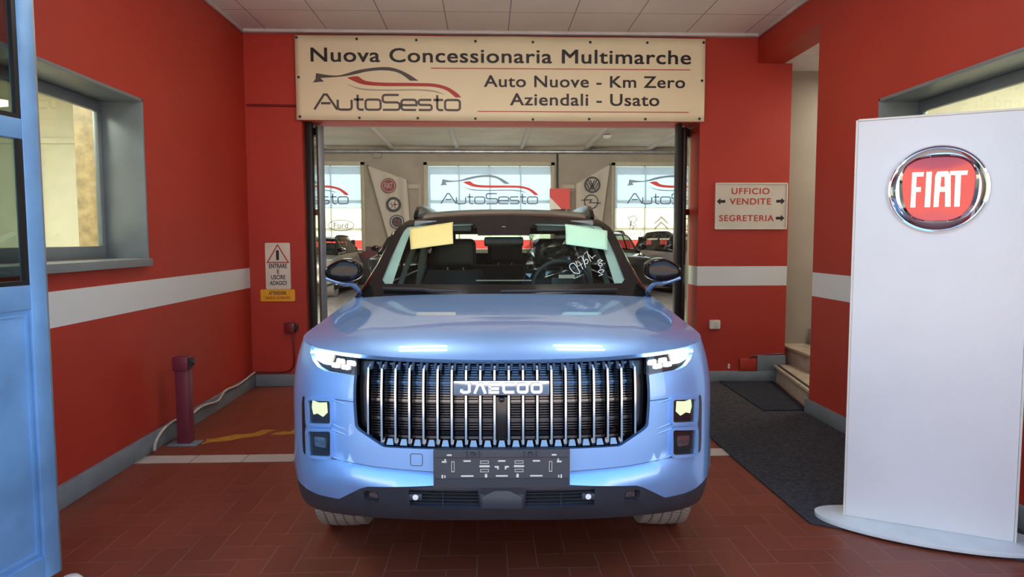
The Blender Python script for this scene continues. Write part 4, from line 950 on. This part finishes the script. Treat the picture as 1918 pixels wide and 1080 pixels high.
# --- headlamps
def mir_patch(name, poly, off, m, parent, step=.02, flange=0, holes=()):
    return weld(patch(MB(), poly, list(holes), S, step, off=off, flange=flange).build(name, m, parent, recalc=False))
HP = HEAD + [(.80, .989), (.70, .982), (.636, .974)]
def one_side(name, poly, off, m, parent, sg, step=.02, flange=0, holes=(), fn=S):
    mb = MB(); patch(mb, poly, list(holes), fn, step, off=off, flange=flange, mirror=False)
    if sg < 0: mb.v = [(-a, b, c) for a, b, c in mb.v]; mb.f = [q[::-1] for q in mb.f]
    return weld(mb.build(name, m, parent, recalc=False))
DRL = [(.768, .931), (.800, .933), (.850, .945), (.880, .968), (.886, .986), (.82, .980), (.764, .972)]
CELLS = [(.712, .948), (.655, .944), (.733, .930), (.678, .926)]
for sg in (1, -1):
    hl = one_side('headlamp', HP, -.022, M['lampblack'], car, sg, flange=.02)
    one_side('daytime_light', DRL, -.010, M['led'], hl, sg, flange=.012)
    for cu_, cz in CELLS: one_side('light_cell', rdq([(cu_ - .019, cz - .009), (cu_ + .017, cz - .007), (cu_ + .020, cz + .011), (cu_ - .016, cz + .009)], .005, 2), -.012, M['led'], hl, sg, .01, flange=.01)
    one_side('headlamp_lens', HP, -.003, M['lens'], hl, sg)
    for nm, Q in (('main_lamp', UPL), ('lower_lamp', LOL)):
        lp = one_side(nm, rdq(Q, .012), .001, M['lampblack'], car, sg)
        c = Vector((sum(p[0] for p in Q) / 4, sum(p[1] for p in Q) / 4 + .008))
        if nm == 'main_lamp':
            one_side('lamp_core', [(c.x - .044, c.y - .006), (c.x - .02, c.y - .026), (c.x + .01, c.y - .016), (c.x + .036, c.y - .024), (c.x + .046, c.y + .004), (c.x + .042, c.y + .034), (c.x + .005, c.y + .030), (c.x - .04, c.y + .036)], .005, M['led_green'], lp, sg, flange=.004)
        else:
            one_side('lamp_reflector', rdq([(c.x - .036, c.y - .022), (c.x + .030, c.y - .024), (c.x + .034, c.y + .016), (c.x - .03, c.y + .022)], .01), .005, M['reflector'], lp, sg, .008, flange=.004)
        one_side('lamp_lens', rdq(Q, .012), .0085, M['lens'], lp, sg)
        # raised painted surround
        cx, cz = c.x, c.y - .008
        O_ = [(Q[0][0] - .010, Q[0][1] + .014), (Q[1][0] + .022, Q[1][1] + .012), (Q[2][0] + .022, Q[2][1] - .012), (Q[3][0] - .010, Q[3][1] - .014)] if nm == 'main_lamp' else [(Q[0][0] - .010, Q[0][1] + .012), (Q[1][0] + .022, Q[1][1] + .012), (Q[2][0] + .022, Q[2][1] - .014), (Q[3][0] - .010, Q[3][1] - .014)]
        one_side('lamp_surround', rdq(O_, .024, 5), .012, M['paint'], lp, sg, .02, flange=.03, holes=[rdq(Q, .012)])
        for zz in ((Q[0][1] + .006, Q[3][1] - .004)):
            bm = MB(); pts = []
            for k in range(8): u = .715 - .085 * k / 7; p = S(u, zz - .003 * k); pts.append((p.x * sg, p.y + .0015 + .0035 * k / 7, p.z))
            bm.tube(pts, [.0055] * 3 + [.0052, .0050, .0046, .0042, .0036], 8).build('lamp_fin', M['paint'], lp, smooth=60)
    one_side('side_slot', [(.893, .786), (.903, .780), (.910, .75), (.910, .58), (.905, .545), (.893, .533), (.884, .540), (.884, .648), (.880, .660), (.884, .672), (.886, .776)], .002, M['lampblack'], car, sg)
# --- lower bumper trim, intake, fog lamps
LT = [(0, .479)] + [(a, b_ + .001) for a, b_ in LOWCUT] + [(UC1 - .385, .33), (UC1 - .372, .30), (1.02, .270), (.82, .275), (.55, .302), (0, .316)]
INT = [(.094, .463), (.372, .460), (.372, .388), (.094, .382)]; FOG = rdq([(.500, .438), (.566, .440), (.566, .392), (.500, .392)], .012)
lt_ = weld(patch(MB(), LT, [INT, FOG], S, .035, off=.001, flange=.03).build('bumper_trim', M['trim_black'], car, recalc=False))
for sg in (-1, 1):
    ik = one_side('intake_back', INT, -.030, M['lampblack'], car, sg, .04)
    b = MB()
    for z in (.396, .411, .426, .441, .454):
        for k in range(6):
            x0, x1 = .094 + .278 * k / 6, .094 + .278 * (k + 1) / 6
            p, q = S(xu(x0, z), z), S(xu(x1, z), z)
            b.add([(sg * p.x, p.y + .012, z - .003), (sg * q.x, q.y + .012, z - .003), (sg * q.x, q.y + .010, z + .002), (sg * p.x, p.y + .010, z + .002), (sg * p.x, p.y + .03, z + .003), (sg * q.x, q.y + .03, z + .003)], [(0, 1, 2, 3), (3, 2, 5, 4)])
    b.box(min(sg * .235, sg * .238), .006, .386, max(sg * .235, sg * .238), .03, .462)
    b.build('intake_slat', M['trim_black'], ik, recalc=False)
    p = S(xu(.345, .425), .425); MB().box(sg * .345 - .026, p.y - .002, .412, sg * .345 + .026, p.y + .03, .438).build('sensor_block', M['trim_black'], ik, bevel=.003)
    MB().lathe([(.001, .004), (.010, .003), (.012, 0)], (sg * .345, p.y - .002, .425), -Y, 16).build('sensor_button', M['lampbody'], ik)
    fg = one_side('fog_lamp', FOG, -.024, M['lampblack'], car, sg); one_side('lamp_reflector', rdq([(.512, .424), (.548, .428), (.552, .402), (.510, .402)], .008), -.014, M['reflector'], fg, sg, .008, flange=.01); one_side('lamp_lens', FOG, -.004, M['lens'], fg, sg)
b = MB(); b.prism([(-.086, .383), (.086, .383), (.086, .463), (-.086, .463)], (0, -.020, 0), X, Z, Y * .03); b.prism([(-.030, .460), (.030, .460), (.080, .434), (.080, .386), (-.080, .386), (-.080, .434)], (0, -.026, 0), X, Z, Y * .006)
b.build('bumper_center', M['trim_black'], lt_, bevel=.003)
# square cover of the tow eye and the panel joints
for sg in (-1,):
    q = [(.318, .595), (.367, .595), (.367, .547), (.318, .547)]
    mb = MB(); P = [S(*p) + SN(*p) * .0005 for p in rdq(q, .008, 3)]; mb.tube([(sg * p.x, p.y, p.z) for p in P + P[:1]], .0014, 6); mb.build('tow_cover_joint', M['trim_black'], car)
b = MB()
for sg in (-1, 1):
    P = [S(u, .795 + .004 * math.sin(u * 9)) + SN(u, .795) * .0003 for u in [.61 + .018 * k for k in range(6)]]; b.tube([(sg * p.x, p.y, p.z) for p in P], .0016, 6)
b.build('panel_joint', M['trim_black'], car)
for sg in (-1, 1):
    P = [S(u, .5235 + crease(u)) for u in [.275 + .015 * k for k in range(36)]]; MB().tube([(sg * p.x, p.y, p.z) for p in P], .0013, 6).build('crease_joint', M['trim_black'], car)
# --- number plate holder
ph = MB().prism(rrect(-.269, .473, .268, .626, .004), (0, -.030, 0), X, Z, Y * .035).build('plate_holder', M['plate_black'], car, bevel=.004)
b = MB(); PY = -.031
def slot(x, z, a, h_):
    MB().prism(rrect(x - a / 2, z - h_ / 2, x + a / 2, z + h_ / 2, min(a, h_) * .45, 2), (0, PY + .002, 0), X, Z, -Y * .002).build('holder_slot', M['signwhite'], ph)
for sg in (-1, 1):
    slot(sg * .206, .606, .020, .006); slot(sg * .136, .582, .030, .006); slot(sg * .068, .561, .042, .008); slot(sg * .136, .522, .050, .006); slot(sg * .062, .523, .010, .016); slot(sg * .226, .579, .020, .007); slot(sg * .222, .583, .006, .016)
    slot(sg * .224, .520, .005, .012); slot(sg * .234, .520, .006, .015)
    MB().prism([(sg * .012, .562), (sg * .028, .562), (sg * .028, .556), (sg * .019, .555), (sg * .017, .548), (sg * .012, .548)], (0, PY + .002, 0), X, Z, -Y * .002).build('holder_slot', M['signwhite'], ph)
slot(0, .582, .030, .006); slot(0, .522, .048, .006)
for sg in (-1, 1):
    for zz in (.578, .544): MB().ribbon([(sg * .052, zz - .005), (sg * .084, zz - .005), (sg * .084, zz + .005), (sg * .052, zz + .005)], .0022, (0, PY, 0), X, Z, -Y * .002, True).build('holder_clip', M['signgrey'], ph)
    MB().ribbon([(sg * .187, .540), (sg * .197, .540), (sg * .197, .580), (sg * .187, .580)], .0022, (0, PY, 0), X, Z, -Y * .002, True).build('holder_clip', M['signgrey'], ph)
b = MB(); b.prism([(-.262, .595), (.261, .595), (.261, .597), (-.262, .597)], (0, PY, 0), X, Z, -Y * .002); b.prism([(-.262, .478), (.261, .478), (.261, .512), (-.262, .512)], (0, PY, 0), X, Z, -Y * .004)
for sg in (-1, 1): b.lathe([(.001, .006), (.008, .006), (.010, 0)], (sg * .113, PY, .609), -Y, 12); b.box(sg * .113 - .026, PY - .003, .598, sg * .113 - .022, PY, .622); b.box(sg * .113 + .022, PY - .003, .598, sg * .113 + .026, PY, .622)
b.build('holder_rib', M['trim_black'], ph)
# --- cabin details seen through the glass
for sg in (-1, 1):
    mb = MB(); mb.grid(lambda a, v: WS(sg * (.925 - .105 * a * (1 - .35 * v)), .12 + .78 * v) - WN(sg * .9, .1 + .8 * v) * .012, 3, 14); mb.build('pillar_trim', M['trimgrey'], car, smooth=60, recalc=False)
    mb = MB(); mb.tube([(sg * .70, 1.75, 1.08), (sg * .665, 2.05, 1.28), (sg * .60, 2.25, 1.50)], .018, 8); mb.tube([(sg * .66, 2.5, 1.0), (sg * .60, 2.62, 1.50)], .030, 8); mb.build('door_frame_trim', M['trimmid'], car, smooth=60)
    mb = MB(); mb.grid(lambda a, v: WS(sg * (.29 + .62 * a), .905 - .03 * v) - WN(sg * .6, .88) * .012, 10, 2); mb.build('headliner_edge', M['trimgrey'], car, smooth=60, recalc=False)
    MB().box(min(sg * .22, sg * .60), 1.93, 1.505, max(sg * .22, sg * .60), 1.96, 1.575).build('sun_visor', M['trimmid'], car, bevel=.01)
MB().box(-.60, 2.0, 1.56, .60, 4.1, 1.57).build('headliner', M['interior'], car)
MB().box(-.125, 1.70, 1.405, .125, 1.73, 1.465).build('rear_view_mirror', M['gloss_black'], car, bevel=.012)
MB().ribbon(arc(0, 0, .011, 20, 160, 6), .004, WS(0, .80) + WN(0, .8) * .004, X, Vector((0, .85, .5)).normalized(), WN(0, .8) * .001).build('camera_mark', M['signwhite'], car)
MB().box(-.17, 1.52, 1.195, .17, 1.535, 1.202).build('screen_edge', M['alu_light'], car)
swc = Vector((.37, 1.66, 1.15)); sd = Vector((0, -.92, .40)).normalized(); su = Vector((0, .40, .92)).normalized()
MB().tube([swc + X * math.cos(a) * .185 + su * math.sin(a) * .175 for a in [2 * PI * k / 40 for k in range(41)]], .014, 8).build('steering_wheel', M['seat'], car, smooth=60)
lb_ = MB().obox(swc + sd * .02 + su * .0, X * .07, su * .05, sd * .02); lb_.obox(swc, X * .17, su * .014, sd * .012).build('steering_hub', M['seat'], car, bevel=.01)
MB().box(.345, 1.62, 1.205, .445, 1.625, 1.228).build('plastic_tag', M['signwhite'], car); MB().box(.36, 2.33, 1.455, .455, 2.335, 1.478).build('plastic_tag', M['signgrey'], car)
def crumple(a, c):
    t = 2 * PI * a; r = 1 + .10 * math.sin(7 * t + 9 * c) + .08 * math.sin(13 * t - 17 * c) + random.uniform(-.05, .05)
    x, y = sq(t, .215 * r, .12 * r, 3); return Vector((.37 + x * (1 - .2 * c), 2.42 + y, 1.16 + .33 * c + random.uniform(-.012, .012)))
MB().grid(crumple, 36, 10).build('seat_wrapper', M['film'], car, recalc=False)
wl = [WS(-.86 + .05 * k, .045 - .012 * (k > 6)) + WN(-.6, .05) * .014 for k in range(12)]
MB().tube(wl, [.010] * 8 + [.008, .007, .006, .005], 8).build('wiper', M['black'], car, smooth=60)
wl = [WS(-.02 + .075 * k, .035) + WN(.3, .04) * .014 for k in range(12)]
MB().tube(wl, .007, 8).build('wiper', M['black'], car, smooth=60)
# marker figures on the glass
def wp(zx, zy):
    px, py = 930 + zx / 6, 380 + zy / 6; x = .442 + .00325 * (px - 1085) - .00065 * (py - 510); v = .222 - .0059 * (py - 510)
    s = x / hw(v); return WS(s, v) + WN(s, v) * .003
STK = [catmull([(862, 660), (820, 680), (826, 722), (868, 768), (918, 780), (934, 765), (905, 715), (874, 672), (862, 660)], 4), [(884, 640), (906, 700), (960, 668)], [(925, 645), (968, 732)],
       [(905, 600), (945, 572), (975, 640), (1000, 715)], catmull([(968, 566), (972, 620), (990, 668), (1018, 660), (1022, 628), (1000, 612), (984, 640)], 4), [(978, 548), (1008, 512), (1030, 580), (1058, 640)], [(1032, 556), (1066, 596), (1110, 562)], [(1066, 596), (1085, 605)],
       [(1146, 806), (1192, 792), (1140, 762)], catmull([(1186, 770), (1204, 752), (1196, 738), (1160, 742), (1142, 756)], 4), [(1164, 722), (1170, 706)], catmull([(1150, 690), (1178, 694), (1188, 672), (1160, 660), (1144, 674), (1150, 690)], 4), catmull([(1170, 642), (1182, 622), (1160, 616), (1134, 640), (1150, 650), (1196, 626)], 4)]
wr = MB()
for q in STK: wr.tube([wp(*p) for p in q], .0021, 5)
wr.build('marker_writing', M['marker'], car)
# papers laid on the windscreen
def paper(corners, m, label):
    def f(a, c):
        p = [Vector(q) for q in corners]; q = (p[0] * (1 - a) + p[1] * a) * (1 - c) + (p[3] * (1 - a) + p[2] * a) * c
        n = WN(q.x, q.y); return WS(q.x, q.y) + n * (.006 + .008 * math.sin(PI * a) * math.sin(PI * c) + .010 * c)
    o = MB().grid(f, 12, 8).build('paper_sheet', m, None, smooth=60, recalc=False); o.data.transform(Matrix.Translation(CARO) @ Matrix.Rotation(CARA, 4, 'Z')); md = o.modifiers.new('t', 'SOLIDIFY'); md.thickness = .001
    return tag(o, label, 'paper')
paper([(-.862, .824), (-.473, .895), (-.413, .555), (-.757, .493)], M['paper_y'], 'yellow paper sheet lying on the windscreen of the blue SUV')
paper([(.562, .869), (.940, .794), (.846, .484), (.512, .548)], M['paper_g'], 'pale green paper sheet lying on the windscreen of the blue SUV')
# ---------------------------------------------------------------- showroom contents
def cmat(name, col, met=.5): return mat(name, col, .3, met, var=.01, coat=1)
make_car('parked_car', 'pale beige car parked at the left of the showroom behind the glass leaf', cmat('beige paint', (.42, .40, .34)), (-4.72, 16.75, 0), 0, (.98, .98, .93), roofm=cmat('beige roof', (.42, .40, .34)), group='cars parked in the showroom')
make_car('parked_car', 'dark car with silver pillars parked just behind the blue SUV', cmat('dark green paint', (.03, .035, .035)), (-2.0, 16.4, 0), -.02, (.97, .98, .97), group='cars parked in the showroom')
make_car('parked_car', 'black car with shiny bonnet parked right of the blue SUV', cmat('black paint', (.012, .012, .014)), (3.12, 16.1, 0), .02, (.96, .98, .99), roofm=cmat('pale roof', (.5, .53, .6)), group='cars parked in the showroom')
make_car('parked_car', 'grey SUV parked at an angle by the right window film', cmat('warm grey paint', (.26, .25, .24), .3), (5.85, 16.3, 0), math.radians(9), (1, .95, .98), roofm=cmat('grey roof', (.26, .25, .24), .3), group='cars parked in the showroom')
FY = SY + .06
for k, (x0, x1) in enumerate(CW):
    c = (x0 + x1) / 2; wd = x1 - x0; pos = ('left', 'middle', 'right')[k]
    rb = thing('window_poster', 'pale blue poster with car outline logo in the %s' % ('showroom window beside the beige car', 'middle showroom window above the SUV roof', 'showroom window above the black car')[k], 'poster', (c, FY, 0), group='window posters')
    ztop, zbot = WT - .03, KZ(2.33 if k != 1 else 2.2)
    MB().box(-wd / 2 + .01, -.002, zbot, wd / 2 - .01, .002, ztop).build('poster_sheet', M['poster'], rb)
    sc = 2.78 / 674 * KS
    def lf(x, y): return ((x - 425) * sc, KZ(3.27) - (y - 165) * sc)
    logo(rb, lf, (0, -.004, 0), X, Z, -Y * .003, (M['poster_grey'], M['poster_redink'] if 'poster_redink' in M else M['poster_red'], M['poster_grey'], M['poster_ink']), 7.5)
    lo = thing('window_film', 'white printed film with red foot in the %s' % ('showroom window beside the beige car', 'middle showroom window behind the SUV', 'showroom window above the black car')[k], 'film', (c, FY, 0), group='printed films low in the windows')
    MB().box(-wd / 2 + .01, .02, WB + .30, wd / 2 - .01, .024, zbot + .05).build('film_sheet', M['poster_low'], lo); MB().box(-wd / 2 + .01, .02, WB + .01, wd / 2 - .01, .024, WB + .30).build('film_border', M['poster_red'], lo)
    P_ = (0, .018, 1.45 - 1.45 * KS); XK, ZK = X * KS, Z * KS; D_ = -Y * .002
    if k == 2:
        bm = MB(); x = -1.20 ; bm.ribbon([(x - .1, 1.74), (x - .05, 1.9), (x - .14, 2.06), (x + .05, 2.12), (x + .12, 2.0), (x + .02, 1.92), (x + .12, 1.78)], .03, P_, XK, ZK, D_); bm.ribbon([(x - .02, 2.0), (x - .1, 1.86), (x + .04, 1.82), (x - .02, 1.72)], .03, P_, XK, ZK, D_); bm.build('film_emblem', M['poster_pale'], lo)
        text('film_lettering', 'PEUGEOT', .50, .07, (x * KS, .018, KZ(1.60)), XK, ZK, -Y, M['poster_pale'], lo, .02)
        bm = MB(); x = -.38
        for z in (1.92, 1.77): bm.prism([(x - .2, z - .06), (x, z + .12), (x + .2, z - .06), (x + .2, z - .0), (x, z + .2), (x - .2, z)], P_, XK, ZK, D_)
        bm.build('film_emblem', M['poster_pale'], lo)
        text('film_lettering', 'CITROEN', .56, .07, (x * KS, .018, KZ(1.60)), XK, ZK, -Y, M['poster_pale'], lo, .02)
        bm = MB(); x = .34; bm.ribbon([(x + .24 * math.cos(a), 1.86 + .17 * math.sin(a)) for a in [2 * PI * q / 28 for q in range(28)]], .03, P_, XK, ZK, D_, True); bm.build('film_emblem', M['poster_red'], lo)
        text('film_lettering', 'KIA', .28, .13, (x * KS, .018, KZ(1.86)), XK, ZK, -Y, M['poster_red'], lo, .02)
    if k == 0:
        x = 1.15; bm = MB(); bm.ribbon([(x + .36 * math.cos(a), 1.85 + .15 * math.sin(a)) for a in [2 * PI * q / 28 for q in range(28)]], .03, P_, XK, ZK, D_, True); bm.build('film_emblem', M['poster_pale'], lo)
        text('film_lettering', 'Ford', .40, .16, (x * KS, .018, KZ(1.85)), XK, ZK, -Y, M['poster_pale'], lo, .01)
def flag(name, label, top, pts_in, fn):
    root = thing(name, label, 'flag', (0, 0, 0)); bm = MB()
    bm.grid(fn, 26, 26); o = bm.build('flag_cloth', M['flag'], root, smooth=70, recalc=False); md = o.modifiers.new('t', 'SOLIDIFY'); md.thickness = .004; return root
FLY = SY - .22
def fl1(a, c):   # pinned at the upper left corner, hanging as a narrowing sheet
    tl, tr, br, bl_ = Vector((-3.30, FLY, 3.50)), Vector((-2.22, FLY, 3.12)), Vector((-2.12, FLY, 1.45)), Vector((-2.76, FLY, 1.5))
    p = (tl * (1 - a) + tr * a) * (1 - c) + (bl_ * (1 - a) + br * a) * c; p.y -= .05 * math.sin(a * 15 + c * 2) * (.25 + .75 * a) + .03; return Vector((p.x * KS, p.y, KZ(p.z)))
f1 = flag('brand_flag', 'pale flag with three round emblems hanging left of middle window', None, None, fl1)
def fl2(a, c):
    tl, tr, br, bl_ = Vector((2.50, FLY, 3.0)), Vector((3.47, FLY, 3.55)), Vector((3.20, FLY, 1.45)), Vector((2.52, FLY, 1.45))
    p = (tl * (1 - a) + tr * a) * (1 - c) + (bl_ * (1 - a) + br * a) * c; p.y -= .05 * math.sin(a * 13 - c * 3) * (.8 - .6 * a) + .03; return Vector((p.x * KS, p.y, KZ(p.z)))
f2 = flag('brand_flag', 'pale flag with two dark ring emblems hanging right of middle window', None, None, fl2)
for fo, px, pz in ((f1, -3.29 * KS, KZ(3.49)), (f2, 3.46 * KS, KZ(3.54))): MB().tube([(px, FLY - .06, pz), (px, SY - .002, pz)], .02, 8).build('flag_hook', M['alu_dark'], fo)
def disc(x, z, r, m, parent, y=0, n=28, nm='flag_emblem'): return MB().prism([(x + r * math.cos(a), z + r * math.sin(a)) for a in [2 * PI * q / n for q in range(n)]], (0, FLY - .10 - y, 1.45 - 1.45 * KS), X * KS, Z * KS, Y * .003).build(nm, m, parent)
def strokes(L, wd, m, parent, y=.004, nm='emblem_mark'):
    bm = MB()
    for q, cl in L: bm.ribbon(q, wd, (0, FLY - .10 - y, 1.45 - 1.45 * KS), X * KS, Z * KS, Y * .002, cl)
    return bm.build(nm, m, parent)
def circ(x, z, r, n=28, sx=1): return [(x + r * sx * math.cos(2 * PI * q / n), z + r * math.sin(2 * PI * q / n)) for q in range(n)]
e1 = disc(-2.72, 2.94, .21, M['flagred'], f1); strokes([(circ(-2.72, 2.94, .17), True)], .012, M['flagpale'], e1); text('emblem_lettering', 'FIAT', .22, .16, (-2.72 * KS, FLY - .105, KZ(2.94)), X * KS, Z * KS, -Y, M['flagpale'], e1)
e1 = disc(-2.59, 2.42, .21, M['flagblack'], f1); disc(-2.59, 2.42, .135, M['flagpale'], e1, .002, nm='emblem_mark'); strokes([([(-2.55, 2.53), (-2.55, 2.31)], False), ([(-2.62, 2.42), (-2.48, 2.42)], False)], .03, M['flagred'], e1); strokes([(catmull([(-2.66, 2.34), (-2.61, 2.38), (-2.67, 2.43), (-2.62, 2.48)], 3), False)], .025, M['flaggreen'], e1)
e1 = disc(-2.50, 1.94, .20, M['flagblack'], f1); strokes([(circ(-2.5, 1.94, .16), True)], .02, M['flagpale'], e1); strokes([([(-2.58, 1.87), (-2.42, 2.0)], False), ([(-2.55, 2.02), (-2.48, 1.86)], False)], .03, M['flagred'], e1)
e1 = strokes([(circ(2.96, 2.97, .205), True)], .045, M['flagblack'], f2, nm='flag_emblem'); strokes([([(2.84, 3.10), (2.96, 2.84), (3.08, 3.10)], False), ([(2.90, 3.10), (2.96, 2.96), (3.02, 3.10)], False), ([(2.80, 3.02), (2.89, 2.82), (2.96, 2.97), (3.03, 2.82), (3.12, 3.02)], False)], .03, M['flagblack'], e1)
e1 = strokes([(circ(2.93, 2.50, .19), True)], .028, M['flagblack'], f2, nm='flag_emblem'); strokes([([(2.64, 2.54), (2.95, 2.56), (2.88, 2.48), (3.20, 2.46)], False)], .022, M['flagblack'], e1)
# shelf brackets, red card stand, lamp, pipe box
for x, lb in ((-2.14, 'left of the middle window'), (2.38, 'right of the middle window')):
    hs = thing('hood_panel', 'beige framed door panel with recessed head on the wall ' + lb, 'panel', (x * KS, SY, 0))
    MB().box(-.27, -.03, KZ(2.86), .27, 0, KZ(3.02)).build('panel_head', M['grey_wall'], hs, bevel=.01); MB().box(-.24, -.034, KZ(2.89), .24, -.03, KZ(2.99)).build('panel_slot', M['frame_beige'], hs); MB().box(-.30, -.02, 0.02, -.27, 0, KZ(3.02)).box(.27, -.02, .02, .30, 0, KZ(3.02)).build('panel_jamb', M['frame_beige'], hs)
rc = thing('card_stand', 'red cardboard stand behind the SUV roof by the middle window', 'display', (2.30, 21.6, 0))
MB().prism([(-.32, 3.04), (.32, 3.04), (.32, 2.40), (.05, 2.40), (-.32, 2.78)], (0, 0, 0), X, Z, Y * .02).build('stand_card', M['redcard'], rc); MB().tube([(.22, .03, .012), (.22, .03, 2.9)], .018, 8).build('stand_pole', M['alu_light'], rc); MB().box(.02, -.15, 0, .42, .2, .02).build('stand_foot', M['alu_dark'], rc)
MB().prism([(-.32, 2.785), (.045, 2.405), (.02, 2.39), (-.32, 2.39)], (0, .002, 0), X, Z, Y * .018).build('stand_back', M['signwhite'], rc)
fl = thing('ceiling_lamp', 'fluorescent lamp under the showroom ceiling above the right window', 'ceiling lamp', (3.40, 20.2, HS - .02))
MB().box(-.12, -.75, -.06, .12, .75, 0).build('lamp_housing', M['lampbody'], fl, bevel=.01); MB().box(-.10, -.70, -.085, .10, .70, -.06).build('lamp_tube', M['signwhite'], fl, bevel=.01)
tag(MB().tube([(2.0 * KS, SY - .06, HS - .2), (2.0 * KS, SY - .06, 2.8)], .03, 8).build('drain_pipe', M['alu_dark'], smooth=60), 'dark vertical pipe right of the middle showroom window', 'pipe')
tag(MB().box(-3.6, SY - .1, KZ(3.72), -3.35, SY, KZ(3.88)).build('junction_box', M['grey_wall'], bevel=.01), 'beige junction box high on the back wall above the left flag', 'box')
